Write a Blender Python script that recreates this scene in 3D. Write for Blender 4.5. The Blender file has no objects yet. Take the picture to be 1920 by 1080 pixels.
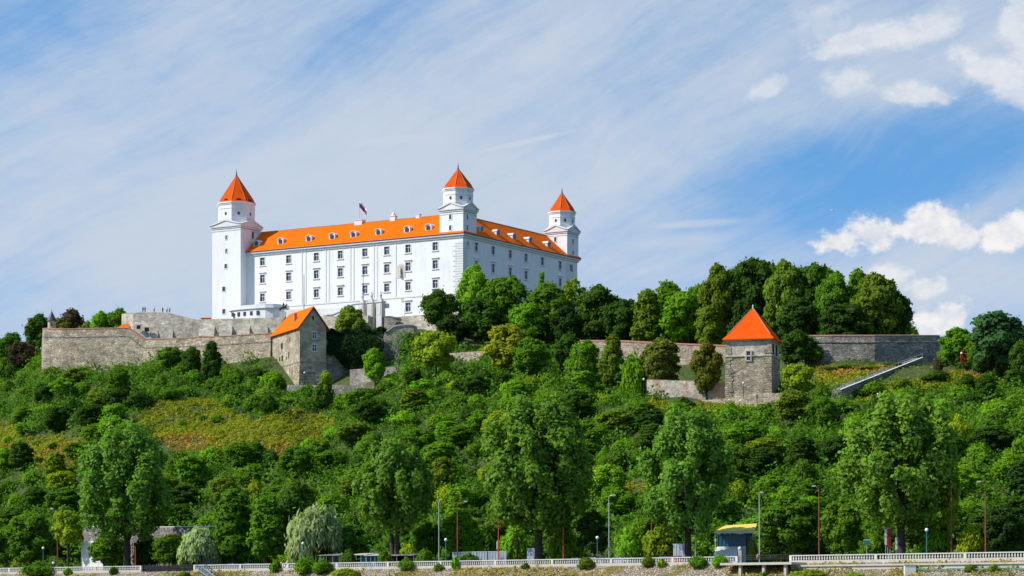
import bpy, bmesh, math, random
import numpy as np
from mathutils import Vector, Matrix
R = math.radians
sc = bpy.context.scene
C = sc.collection

# ------------------------------------------------------------------ camera
F = 4850.0                      # focal length in photo pixels (1920 wide)
HY = 1140.0                     # photo row of the horizon
cam_d = bpy.data.cameras.new('camera')
cam = bpy.data.objects.new('camera', cam_d); C.objects.link(cam)
cam_d.sensor_width = 36; cam_d.lens = 36*F/1920
cam_d.shift_y = (HY-540)/1920
cam_d.clip_start = 1; cam_d.clip_end = 60000
cam.location = (0, 0, 0); cam.rotation_euler = (R(90), 0, 0)
sc.camera = cam

# ------------------------------------------------------------------ light
SUN_AZ, SUN_EL = 74.5, 42.5     # degrees left of the direction straight behind the camera
sdir = Vector((-math.sin(R(SUN_AZ))*math.cos(R(SUN_EL)), -math.cos(R(SUN_AZ))*math.cos(R(SUN_EL)), math.sin(R(SUN_EL))))
sun_d = bpy.data.lights.new('sun', 'SUN'); sun = bpy.data.objects.new('sun', sun_d); C.objects.link(sun)
sun_d.energy = 5.0; sun_d.angle = R(0.5); sun_d.color = (1, .955, .88)
sun.rotation_euler = sdir.to_track_quat('Z', 'Y').to_euler(); sun.location = (-200, 100, 300)
SKY = 0.15
sc.view_settings.view_transform = 'Standard'; sc.view_settings.look = 'None'
sc.view_settings.exposure = 0.0; sc.view_settings.gamma = 1
sc.cycles.max_bounces = 8; sc.cycles.diffuse_bounces = 5; sc.cycles.transmission_bounces = 5
sc.cycles.sample_clamp_indirect = 4

world = bpy.data.worlds.new('World'); sc.world = world; world.use_nodes = True

class NT:
    """small helper for node trees"""
    def __init__(s, nt): s.nt = nt
    def n(s, t, **kw):
        nd = s.nt.nodes.new(t)
        for k, v in kw.items(): setattr(nd, k, v)
        return nd
    def link(s, a, b): s.nt.links.new(a, b)
    def setin(s, sock, v):
        if hasattr(v, 'is_linked') or isinstance(v, bpy.types.NodeSocket): s.nt.links.new(v, sock)
        else: sock.default_value = v
    def math(s, op, a, b=None, clamp=False):
        nd = s.n('ShaderNodeMath', operation=op, use_clamp=clamp)
        s.setin(nd.inputs[0], a)
        if b is not None: s.setin(nd.inputs[1], b)
        return nd.outputs[0]
    def mix(s, fac, a, b, blend='MIX'):
        nd = s.n('ShaderNodeMix', data_type='RGBA', blend_type=blend)
        s.setin(nd.inputs[0], fac); s.setin(nd.inputs[6], a); s.setin(nd.inputs[7], b)
        return nd.outputs[2]
    def ramp(s, fac, stops):
        nd = s.n('ShaderNodeValToRGB'); e = nd.color_ramp.elements
        while len(e) < len(stops): e.new(.5)
        for q, (p, c) in zip(e, stops):
            q.position = p; q.color = c if len(c) == 4 else (*c, 1)
        s.setin(nd.inputs[0], fac); return nd.outputs[0]
    def maprange(s, v, a, b, c=0., d=1., smooth=True):
        nd = s.n('ShaderNodeMapRange', interpolation_type='SMOOTHSTEP' if smooth else 'LINEAR')
        s.setin(nd.inputs[0], v)
        for i, q in enumerate((a, b, c, d)): nd.inputs[i+1].default_value = q
        return nd.outputs[0]
    def noise(s, vec, scale, detail=4, rough=.55, dist=0.):
        nd = s.n('ShaderNodeTexNoise'); nd.inputs['Scale'].default_value = scale
        nd.inputs['Detail'].default_value = detail; nd.inputs['Roughness'].default_value = rough
        nd.inputs['Distortion'].default_value = dist
        if vec is not None: s.link(vec, nd.inputs['Vector'])
        return nd.outputs[0]
    def comb(s, x, y, z=0.):
        nd = s.n('ShaderNodeCombineXYZ')
        for i, q in enumerate((x, y, z)): s.setin(nd.inputs[i], q)
        return nd.outputs[0]

def build_world():
    nt = world.node_tree; nt.nodes.clear(); t = NT(nt)
    out = t.n('ShaderNodeOutputWorld'); bg = t.n('ShaderNodeBackground'); bg.inputs[1].default_value = SKY
    t.link(bg.outputs[0], out.inputs[0])
    tc = t.n('ShaderNodeTexCoord'); sp = t.n('ShaderNodeSeparateXYZ'); t.link(tc.outputs['Generated'], sp.inputs[0])
    x, y, z = sp.outputs
    # a clear summer sky: the model's sky, looked up a little higher so that it stays blue down to the hill
    sky = t.n('ShaderNodeTexSky', sky_type='NISHITA', sun_disc=False)
    sky.sun_elevation = R(SUN_EL)
    sky.sun_rotation = math.atan2(sdir.x, sdir.y)
    sky.altitude = 150; sky.air_density = 1.0; sky.dust_density = .5; sky.ozone_density = 3.0
    up = t.n('ShaderNodeVectorMath', operation='NORMALIZE')
    t.link(t.comb(x, y, t.math('ADD', t.math('MULTIPLY', z, 1.5), .22)), up.inputs[0])
    t.link(up.outputs[0], sky.inputs[0])
    blue = t.mix(1., sky.outputs[0], (.84, 1.36, 1.50, 1), 'MULTIPLY')
    az = t.math('ARCTAN2', x, y); el = t.math('ARCSINE', z)
    # positions in the sky, given in units of 1/F radian (photo pixels seen from the camera)
    PX = t.math('MULTIPLY', az, F); PY = t.math('MULTIPLY', el, F)
    def sky_p(px, py): return (px-960, HY-py)
    th = R(27)
    al = t.math('ADD', t.math('MULTIPLY', PX, math.cos(th)/1000), t.math('MULTIPLY', PY, math.sin(th)/1000))
    ac = t.math('SUBTRACT', t.math('MULTIPLY', PY, math.cos(th)/1000), t.math('MULTIPLY', PX, math.sin(th)/1000))
    # bend the streaks a little
    wob = t.noise(t.comb(t.math('MULTIPLY', al, 1.3), t.math('MULTIPLY', ac, 1.8)), 1.0, 3, .5)
    ac2 = t.math('ADD', ac, t.math('MULTIPLY', t.math('SUBTRACT', wob, .5), .24))
    n1 = t.noise(t.comb(t.math('MULTIPLY', al, 1.1), t.math('MULTIPLY', ac2, 5.2), 3.1), 1.0, 7, .6, .12)
    n2 = t.noise(t.comb(t.math('MULTIPLY', al, 2.4), t.math('MULTIPLY', ac2, 17.0), 7.7), 1.0, 8, .68, .1)
    n3 = t.noise(t.comb(t.math('MULTIPLY', PX, .0022), t.math('MULTIPLY', PY, .0030), 1.7), 1.0, 5, .55, .2)
    cov = t.math('ADD', t.math('MULTIPLY', n1, .76), t.math('ADD', t.math('MULTIPLY', n2, .72), t.math('MULTIPLY', n3, .48)))
    def blob(px, py, rx, ry, rot=0.):
        cx, cy = sky_p(px, py); c, s = math.cos(R(rot)), math.sin(R(rot))
        dx = t.math('SUBTRACT', PX, cx); dy = t.math('SUBTRACT', PY, cy)
        u = t.math('MULTIPLY', t.math('ADD', t.math('MULTIPLY', dx, c), t.math('MULTIPLY', dy, s)), 1/rx)
        v = t.math('MULTIPLY', t.math('SUBTRACT', t.math('MULTIPLY', dy, c), t.math('MULTIPLY', dx, s)), 1/ry)
        q = t.n('ShaderNodeVectorMath', operation='LENGTH'); t.link(t.comb(u, v), q.inputs[0])
        return q.outputs['Value']
    hole = t.maprange(blob(1640, 330, 520, 125, 14), .25, 1.15, .55, 0.)
    hole2 = t.maprange(blob(800, 60, 420, 160, 20), .1, 1.1, .16, 0.)
    hole3 = t.maprange(blob(40, 100, 300, 150, 20), .1, 1.1, .20, 0.)
    veil = t.maprange(blob(560, 420, 900, 330, 8), .2, 1.2, .24, 0.)
    veil2 = t.maprange(blob(1250, 240, 480, 120, 27), .1, 1.1, .16, 0.)
    veil3 = t.maprange(blob(1740, 535, 330, 85, 0), .2, 1.2, .30, 0.)
    hole4 = t.maprange(blob(60, 560, 260, 90, 0), .2, 1.1, .12, 0.)
    n4 = t.noise(t.comb(t.math('ADD', t.math('MULTIPLY', PX, .008), t.math('MULTIPLY', PY, .004)), t.math('MULTIPLY', PY, .013), 5.), 1., 7, .7, .15)
    cov = t.math('ADD', cov, t.math('MULTIPLY', t.math('SUBTRACT', n4, .5), .34))
    cov = t.math('ADD', cov, t.math('ADD', veil3, t.math('ADD', veil, veil2)))
    for h in (hole, hole2, hole3, hole4): cov = t.math('SUBTRACT', cov, h)
    cir = t.math('MULTIPLY', t.maprange(cov, .36, 1.36, .0, .97), t.maprange(el, .27, .55, 1., .12))
    # two old condensation trails
    def trail(px, py, rx, ry, rot, amt):
        return t.maprange(t.math('ADD', blob(px, py, rx, ry, rot), t.math('MULTIPLY', t.math('SUBTRACT', n2, .5), 1.5)), .3, 1.2, amt, 0.)
    cir = t.math('ADD', cir, trail(980, 276, 95, 5, 12, .22), True)
    cir = t.math('ADD', cir, trail(745, 272, 85, 8, 6, .16), True)
    cir = t.math('ADD', cir, trail(1310, 426, 110, 9, 3, .35), True)
    cir = t.math('ADD', cir, trail(1270, 458, 120, 16, 6, .2), True)
    col = t.mix(cir, blue, (*(q/SKY for q in (.575, .655, .765)), 1))
    # cumulus clouds low over the hill and high up
    nv = t.comb(t.math('MULTIPLY', PX, .011), t.math('MULTIPLY', PY, .014), 0.)
    nb = t.noise(nv, 1.0, 7, .6, .25); nb2 = t.noise(nv, 3.2, 6, .65)
    rag = t.math('ADD', t.math('MULTIPLY', t.math('SUBTRACT', nb, .5), 2.3), t.math('MULTIPLY', t.math('SUBTRACT', nb2, .5), .9))
    lumps = [(1570, 462, 62, 30, 0, 1.), (1630, 450, 66, 36, 0, 1.), (1738, 438, 72, 40, 0, 1.), (1785, 458, 50, 28, 0, .9), (1880, 452, 60, 38, 10, 1.),
             (1725, 552, 50, 24, 0, .8), (1665, 528, 36, 22, 0, .7), (1768, 604, 60, 34, 0, 1.), (1715, 630, 50, 22, 0, .8),
             (1850, 165, 80, 34, -18, .7), (1900, 205, 50, 26, 0, .6), (1905, 90, 46, 60, 0, .55), (1640, 98, 120, 26, 8, .6), (1735, 80, 60, 24, 12, .5), (1585, 172, 50, 26, 10, .55),
             (1715, 200, 62, 22, -5, .65), (1448, 176, 48, 16, 25, .45), (1540, 75, 50, 36, 0, .3)]
    m = None
    for px, py, rx, ry, rot, amt in lumps:
        q = t.maprange(t.math('ADD', blob(px, py, rx, ry, rot), rag), .58 if amt > .75 else .45, 1.08 if amt > .75 else 1.35, amt, 0.)
        m = q if m is None else t.math('MAXIMUM', m, q)
    shade = t.maprange(t.math('ADD', nb, t.math('MULTIPLY', t.math('SUBTRACT', nb2, .5), .6)), .3, .75)
    ccol = t.mix(shade, (*(q/SKY for q in (.93, .91, .905)), 1), (*(q/SKY for q in (.70, .735, .80)), 1))
    col = t.mix(m, col, ccol)
    t.link(col, bg.inputs[0])
build_world()

# ------------------------------------------------------------------ places
NV = Vector((.863, 1.0)).normalized()       # away from the river, up the hill
def kx(px): return (px-960)/F
def P(px, py, Y): return Vector((kx(px)*Y, Y, (HY-py)/F*Y))
def vof(x, y): return x*NV.x + (y-476)*NV.y
def G(px, v):
    k = kx(px); Y = (v+476*NV.y)/(k*NV.x+NV.y)
    return (k*Y, Y)
VR = [-70, -16, 0, 28, 60, 100, 140, 160, 177, 190, 215, 240, 300, 420]
PR = [-600, 0, 84, 250, 507, 620, 750, 960, 1200, 1410, 1560, 1720, 1920, 2600]
ZT = [  # one row per PR column
 [-6, -2, 7.6, 8.2, 20, 36, 52, 60, 66, 70, 74, 74, 70, 40],
 [-6, -2, 7.6, 8.2, 22, 43, 60, 68, 73, 76, 80, 80, 76, 40],
 [-6, -2, 7.6, 8.2, 23, 46, 66, 74, 82, 84, 85, 85, 80, 45],
 [-6, -2, 7.6, 8.2, 23, 46, 66, 73, 81, 83, 88, 90, 86, 50],
 [-6, -2, 7.6, 8.2, 22, 42, 58, 65.5, 79, 82, 91, 93, 90, 55],
 [-6, -2, 7.6, 8.2, 21, 37, 52.5, 58.5, 70, 78, 88, 91, 90, 60],
 [-6, -2, 7.6, 8.2, 21, 38, 56, 63, 69, 75, 86, 89.5, 90, 60],
 [-6, -2, 7.6, 8.2, 21, 38, 54, 60, 66, 70, 77, 82, 88, 60],
 [-6, -2, 7.6, 8.2, 20, 36, 50, 53, 59, 66, 71, 72, 74, 55],
 [-6, -2, 7.6, 8.2, 20, 34.5, 47, 51, 58, 64, 68, 71, 72, 50],
 [-6, -2, 7.6, 8.2, 20, 35, 47, 54, 59, 64, 69, 70, 70, 50],
 [-6, -2, 7.6, 8.2, 20, 35, 47, 53, 58, 60, 63, 64, 64, 45],
 [-6, -2, 7.6, 8.2, 20, 34, 45, 50, 53, 55, 57, 58, 56, 40],
 [-6, -2, 7.6, 8.2, 18, 28, 36, 38, 40, 41, 42, 42, 40, 30]]
ZT = np.array(ZT, float)
def Hn(x, y):
    x = np.asarray(x, float); y = np.asarray(y, float)
    px = 960 + F*x/np.maximum(y, 50); v = x*NV.x + (y-476)*NV.y
    px = np.clip(px, PR[0], PR[-1]-1e-3); v = np.clip(v, VR[0], VR[-1]-1e-3)
    i = np.clip(np.searchsorted(PR, px, side='right')-1, 0, len(PR)-2); j = np.clip(np.searchsorted(VR, v, side='right')-1, 0, len(VR)-2)
    a = (px-np.take(PR, i))/(np.take(PR, i+1)-np.take(PR, i)); b = (v-np.take(VR, j))/(np.take(VR, j+1)-np.take(VR, j))
    a = a*a*(3-2*a)
    z = ZT[i, j]*(1-a)*(1-b)+ZT[i+1, j]*a*(1-b)+ZT[i, j+1]*(1-a)*b+ZT[i+1, j+1]*a*b
    amp = np.clip((v-30)/30, 0, 1)*np.clip((165-v)/15, 0, 1)
    return z + amp*(1.1*np.sin(x*.11+y*.07)*np.sin(y*.09-x*.05)+.6*np.sin(x*.31+1)*np.sin(y*.27))
def H(x, y): return float(Hn(x, y))

# ------------------------------------------------------------------ materials
def mat(name):
    m = bpy.data.materials.new(name); m.use_nodes = True; m.node_tree.nodes.clear()
    t = NT(m.node_tree); out = t.n('ShaderNodeOutputMaterial'); b = t.n('ShaderNodeBsdfPrincipled')
    t.link(b.outputs[0], out.inputs[0]); b.inputs['Specular IOR Level'].default_value = .3
    return m, t, b
def geo_pos(t):
    return t.n('ShaderNodeNewGeometry').outputs['Position']
def flat(name, col, rough=.7, metal=0., var=.12, scale=1.5):
    m, t, b = mat(name)
    n = t.noise(t.n('ShaderNodeTexCoord').outputs['Object'], scale, 5, .6)
    c2 = tuple(min(1, q*(1-var)) for q in col); c1 = tuple(min(1, q*(1+var)) for q in col)
    t.link(t.ramp(n, [(.3, c2), (.7, c1)]), b.inputs['Base Color'])
    b.inputs['Roughness'].default_value = rough; b.inputs['Metallic'].default_value = metal
    return m
def bump(t, b, h, strength=.5, dist=.1):
    nd = t.n('ShaderNodeBump'); nd.inputs['Strength'].default_value = strength; nd.inputs['Distance'].default_value = dist
    t.setin(nd.inputs['Height'], h); t.link(nd.outputs[0], b.inputs['Normal'])
def plaster(name, col, dirt=.12):
    m, t, b = mat(name); p = geo_pos(t)
    mp = t.n('ShaderNodeMapping'); mp.inputs['Scale'].default_value = (1, 1, .16); t.link(p, mp.inputs[0])
    streak = t.noise(mp.outputs[0], .9, 5, .65); big = t.noise(p, .13, 4, .6)
    f = t.math('ADD', t.math('MULTIPLY', streak, .6), t.math('MULTIPLY', big, .4))
    t.link(t.ramp(f, [(.28, tuple(q*(1-dirt) for q in col)), (.5, col), (.75, tuple(min(.92, q*1.04) for q in col))]), b.inputs['Base Color'])
    b.inputs['Roughness'].default_value = .85
    return m
def stone(name, cols, scale=.9, mortar=(.30, .27, .22), stain=(.16, .13, .10), stain_amt=.5, flatness=1.9, bumpd=.12, rust=0.):
    """rubble masonry: irregular stones with mortar between, stains running down"""
    m, t, b = mat(name); p = geo_pos(t)
    mp = t.n('ShaderNodeMapping'); mp.inputs['Scale'].default_value = (1, 1, flatness); t.link(p, mp.inputs[0])
    nz = t.n('ShaderNodeTexNoise'); nz.inputs['Scale'].default_value = 1.3; nz.inputs['Detail'].default_value = 3; t.link(mp.outputs[0], nz.inputs['Vector'])
    wv = t.n('ShaderNodeVectorMath', operation='MULTIPLY_ADD'); t.link(nz.outputs['Color'], wv.inputs[0]); wv.inputs[1].default_value = (.5,)*3; t.link(mp.outputs[0], wv.inputs[2])
    vo = t.n('ShaderNodeTexVoronoi'); vo.inputs['Scale'].default_value = scale; t.link(wv.outputs[0], vo.inputs['Vector'])
    ve = t.n('ShaderNodeTexVoronoi', feature='DISTANCE_TO_EDGE'); ve.inputs['Scale'].default_value = scale; t.link(wv.outputs[0], ve.inputs['Vector'])
    sep = t.n('ShaderNodeSeparateColor'); t.link(vo.outputs['Color'], sep.inputs[0])
    k = len(cols)-1
    c = t.ramp(sep.outputs[0], [(i/k, q) for i, q in enumerate(cols)])
    fine = t.noise(p, 2.5, 5, .7)
    c = t.mix(t.math('MULTIPLY', fine, .55), c, t.mix(.5, c, (*stain, 1)))
    edge = t.maprange(ve.outputs['Distance'], .02, .10)
    c = t.mix(edge, (*mortar, 1), c)
    mp2 = t.n('ShaderNodeMapping'); mp2.inputs['Scale'].default_value = (.35, .35, .09); t.link(p, mp2.inputs[0])
    big = t.noise(p, .22, 6, .7); mid = t.noise(mp.outputs[0], .55, 4, .65)
    mot = t.maprange(t.math('ADD', t.math('MULTIPLY', big, .5), t.math('MULTIPLY', mid, .5)), .36, .64, .62, 1.28)
    c = t.mix(1., c, t.comb(mot, mot, t.math('MULTIPLY', mot, .98)), 'MULTIPLY')
    st = t.maprange(t.noise(mp2.outputs[0], 1., 6, .65), .5, .72)
    c = t.mix(t.math('MULTIPLY', st, stain_amt), c, (*stain, 1))
    if rust:
        mp3 = t.n('ShaderNodeMapping'); mp3.inputs['Scale'].default_value = (.5, .5, .03); t.link(p, mp3.inputs[0])
        ru = t.maprange(t.noise(mp3.outputs[0], 1., 4, .6), .5, .66)
        c = t.mix(t.math('MULTIPLY', ru, rust), c, (.42, .14, .05, 1))
    t.link(c, b.inputs['Base Color']); b.inputs['Roughness'].default_value = .9
    bump(t, b, t.math('ADD', edge, t.math('MULTIPLY', fine, .5)), .7, bumpd)
    return m
def tiles(name, col):
    m, t, b = mat(name); p = geo_pos(t)
    a = t.noise(p, .25, 5, .65); c = t.noise(p, 3.2, 3, .6)
    f = t.math('ADD', t.math('MULTIPLY', a, .55), t.math('MULTIPLY', c, .45))
    t.link(t.ramp(f, [(.3, tuple(q*.5 for q in col)), (.48, col), (.6, tuple(min(1, q*1.06) for q in col)), (.75, (col[0]*.8, col[1]*.8, .03))]), b.inputs['Base Color'])
    b.inputs['Roughness'].default_value = .85; b.inputs['Specular IOR Level'].default_value = .08
    sp = t.n('ShaderNodeSeparateXYZ'); t.link(p, sp.inputs[0])
    w = t.math('SINE', t.math('MULTIPLY', sp.outputs[2], 24.))
    bump(t, b, t.math('ADD', w, t.math('MULTIPLY', c, 1.5)), .35, .05)
    return m
def leafmat(name, trans=.3):
    m, t, b = mat(name)
    oi = t.n('ShaderNodeObjectInfo'); at = t.n('ShaderNodeAttribute', attribute_name='tint')
    f = at.outputs['Fac']
    mul = t.ramp(f, [(0, (.62, .70, .60)), (.45, (.95, .97, .9)), (.8, (1.2, 1.13, 1.0)), (1, (1.7, 1.3, 1.0))])
    c = t.mix(1., oi.outputs['Color'], mul, 'MULTIPLY')
    t.link(c, b.inputs['Base Color']); b.inputs['Roughness'].default_value = .7; b.inputs['Specular IOR Level'].default_value = .06
    tr = t.n('ShaderNodeBsdfTranslucent'); t.link(t.mix(1., c, (1.1, 1.25, .5, 1), 'MULTIPLY'), tr.inputs[0])
    mx = t.n('ShaderNodeMixShader'); mx.inputs[0].default_value = trans
    t.link(b.outputs[0], mx.inputs[1]); t.link(tr.outputs[0], mx.inputs[2])
    t.link(mx.outputs[0], [n for n in t.nt.nodes if n.type == 'OUTPUT_MATERIAL'][0].inputs[0])
    return m
M = {}
M['white'] = plaster('white_plaster', (.80, .795, .785), .16)
M['trim'] = plaster('white_trim', (.70, .695, .68), .14)
M['offwhite'] = plaster('stained_limestone', (.66, .64, .60), .35)
M['sandtrim'] = plaster('pale_sandstone', (.55, .47, .34), .3)
M['frame'] = flat('white_window_frame', (.78, .77, .74))
M['roof'] = tiles('orange_roof_tiles', (.84, .142, .002))
M['roof2'] = tiles('orange_red_roof_tiles', (.78, .09, .004))
M['slate'] = flat('dark_lead', (.06, .055, .06), .5, .3)
m, t, b = mat('dark_window_glass'); b.inputs['Base Color'].default_value = (.045, .04, .085, 1); b.inputs['Roughness'].default_value = .12; b.inputs['Specular IOR Level'].default_value = .5; M['glass'] = m
M['dark'] = flat('dark_opening', (.02, .018, .02))
M['stone'] = stone('grey_tan_rubble_stone', [(.27, .21, .14), (.58, .47, .33), (.41, .33, .23), (.68, .575, .425)], .9, (.40, .335, .25), bumpd=.3, stain_amt=.35)
M['stonelight'] = stone('pale_ashlar_stone', [(.46, .40, .31), (.62, .55, .45), (.52, .45, .36), (.70, .63, .53)], .8, (.46, .41, .33), (.24, .20, .16), .45, 1.7, .06)
M['stonedark'] = stone('dark_and_shaded_stone', [(.19, .17, .145), (.36, .335, .295), (.25, .23, .20), (.43, .40, .35)], .95, (.14, .13, .12), (.09, .085, .075), .4, 2.2)  # for dark walls, and for walls whose shade is put into the colour
M['stonepink'] = stone('pinkish_stone', [(.36, .29, .21), (.60, .50, .38), (.45, .36, .265), (.66, .57, .45)], 1.0, (.40, .32, .25), (.20, .14, .09), .6, 2.0, .25, .2)
M['stonerust'] = stone('rust_streaked_stone', [(.38, .33, .27), (.50, .45, .38), (.44, .38, .31)], .8, (.34, .30, .25), (.20, .15, .11), .4, 1.8, .08, .55)
M['stonetower'] = stone('tower_rubble_stone', [(.30, .235, .16), (.56, .46, .33), (.42, .34, .24), (.68, .585, .45)], 1.25, (.32, .265, .20), (.17, .13, .09), .3, 2.1, .22)
M['stoneshade'] = stone('shaded_stone', [(.10, .098, .092), (.19, .18, .165), (.14, .135, .125), (.23, .22, .20)], 1.1, (.10, .095, .09), (.06, .055, .05), .4, 2.2)  # darker copy of the dark stone, with shade put into its colour
M['brick'] = flat('red_brick_coping', (.42, .20, .13), .9, 0, .3, 2)
M['houseplaster'] = stone('weathered_lime_plaster', [(.40, .33, .235), (.56, .475, .345), (.47, .39, .28)], .9, (.45, .38, .28), (.20, .16, .11), .7, 1.4, .14)
M['concrete'] = plaster('weathered_concrete', (.50, .46, .40), .35)
M['concretelight'] = plaster('pale_concrete', (.72, .69, .63), .25)
M['balustrade'] = plaster('weathered_white_concrete', (.60, .575, .53), .3)
M['bark'] = flat('dark_bark', (.055, .043, .034), .95, 0, .35, 3)
M['barkgrey'] = flat('grey_dead_bark', (.26, .23, .20), .95, 0, .3, 3)
M['leaf'] = leafmat('tree_leaves', .38)
M['scrub'] = leafmat('scrub_leaves', .3)
M['teal'] = flat('teal_painted_metal', (.03, .20, .24), .4)
M['globe'] = flat('white_lamp_globe', (.82, .82, .82), .25, 0, .03)
M['rust'] = flat('red_brown_painted_steel', (.24, .062, .035), .6, 0, .2)
M['redpole'] = flat('red_painted_steel', (.45, .07, .03), .5, 0, .15)
M['galv'] = flat('galvanised_steel', (.52, .54, .56), .4, .4)
M['blackmetal'] = flat('black_metal', (.02, .02, .022), .5, .3)
M['yellow'] = flat('yellow_roof_sheet', (.90, .60, .08), .6)
M['blue'] = flat('blue_tarpaulin', (.03, .14, .42), .5)
M['blueglass'] = flat('blue_tinted_glass', (.02, .10, .19), .15)
M['redpanel'] = flat('dark_red_panel', (.30, .02, .018), .5)
M['greenpipe'] = flat('green_painted_pipe', (.03, .24, .13), .5)
M['greymetal'] = flat('corrugated_grey_sheet', (.33, .37, .42), .45, .3, .2)
M['bronze'] = flat('dark_bronze', (.035, .032, .028), .5, .5)
M['flagcloth'] = None
for nm, c in (('carwhite', (.75, .75, .74)), ('cardark', (.03, .035, .045)), ('carsilver', (.42, .44, .46)), ('carred', (.45, .03, .02)), ('carblue', (.03, .07, .2))):
    M[nm] = flat(nm.replace('car', 'car_paint_'), c, .25, 0, .03)
M['tyre'] = flat('black_rubber', (.015, .015, .015), .9)
M['skin'] = flat('skin', (.52, .33, .25)); M['hair'] = flat('dark_hair', (.04, .025, .015))

def ground_material():
    m, t, b = mat('hillside_soil_and_grass'); p = geo_pos(t)
    n = t.noise(p, .05, 6, .65); n2 = t.noise(p, .8, 5, .7)
    f = t.math('ADD', t.math('MULTIPLY', n, .6), t.math('MULTIPLY', n2, .4))
    t.link(t.ramp(f, [(.34, (.03, .05, .012)), (.52, (.06, .085, .016)), (.64, (.12, .115, .03)), (.78, (.22, .15, .06))]), b.inputs['Base Color'])
    b.inputs['Roughness'].default_value = .95; bump(t, b, n2, .8, .4); return m
M['ground'] = ground_material()
def bank_material():
    m, t, b = mat('stony_river_bank'); p = geo_pos(t)
    vo = t.n('ShaderNodeTexVoronoi'); vo.inputs['Scale'].default_value = 2.4; t.link(p, vo.inputs['Vector'])
    ve = t.n('ShaderNodeTexVoronoi', feature='DISTANCE_TO_EDGE'); ve.inputs['Scale'].default_value = 2.4; t.link(p, ve.inputs['Vector'])
    sep = t.n('ShaderNodeSeparateColor'); t.link(vo.outputs['Color'], sep.inputs[0])
    c = t.ramp(sep.outputs[0], [(0, (.34, .27, .18)), (.5, (.46, .37, .26)), (1, (.57, .48, .36))])
    e = t.maprange(ve.outputs['Distance'], .02, .14)
    c = t.mix(e, (.17, .135, .09, 1), c)
    g = t.maprange(t.noise(p, .16, 6, .7), .5, .62)
    c = t.mix(g, c, t.mix(t.noise(p, 1.2, 4), (.10, .12, .02, 1), (.36, .25, .07, 1)))
    t.link(c, b.inputs['Base Color']); b.inputs['Roughness'].default_value = .95
    bump(t, b, e, .9, .5); return m
M['bank'] = bank_material()
m, t, b = mat('river_water'); b.inputs['Base Color'].default_value = (.03, .045, .035, 1); b.inputs['Roughness'].default_value = .12
bump(t, b, t.noise(geo_pos(t), .6, 5, .6), .4, .3); M['water'] = m
M['asphalt'] = flat('grey_asphalt', (.10, .10, .098), .9, 0, .2, .5)
def flag_material():
    m, t, b = mat('white_blue_red_flag_cloth')
    uv = t.n('ShaderNodeAttribute', attribute_name='band')
    r = t.n('ShaderNodeValToRGB'); r.color_ramp.interpolation = 'CONSTANT'; e = r.color_ramp.elements
    e[0].position = 0; e[0].color = (.45, .01, .02, 1); e[1].position = .34; e[1].color = (.02, .05, .25, 1)
    q = e.new(.67); q.color = (.75, .75, .75, 1)
    t.link(uv.outputs['Fac'], r.inputs[0]); t.link(r.outputs[0], b.inputs['Base Color']); return m
M['flagcloth'] = flag_material()

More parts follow.
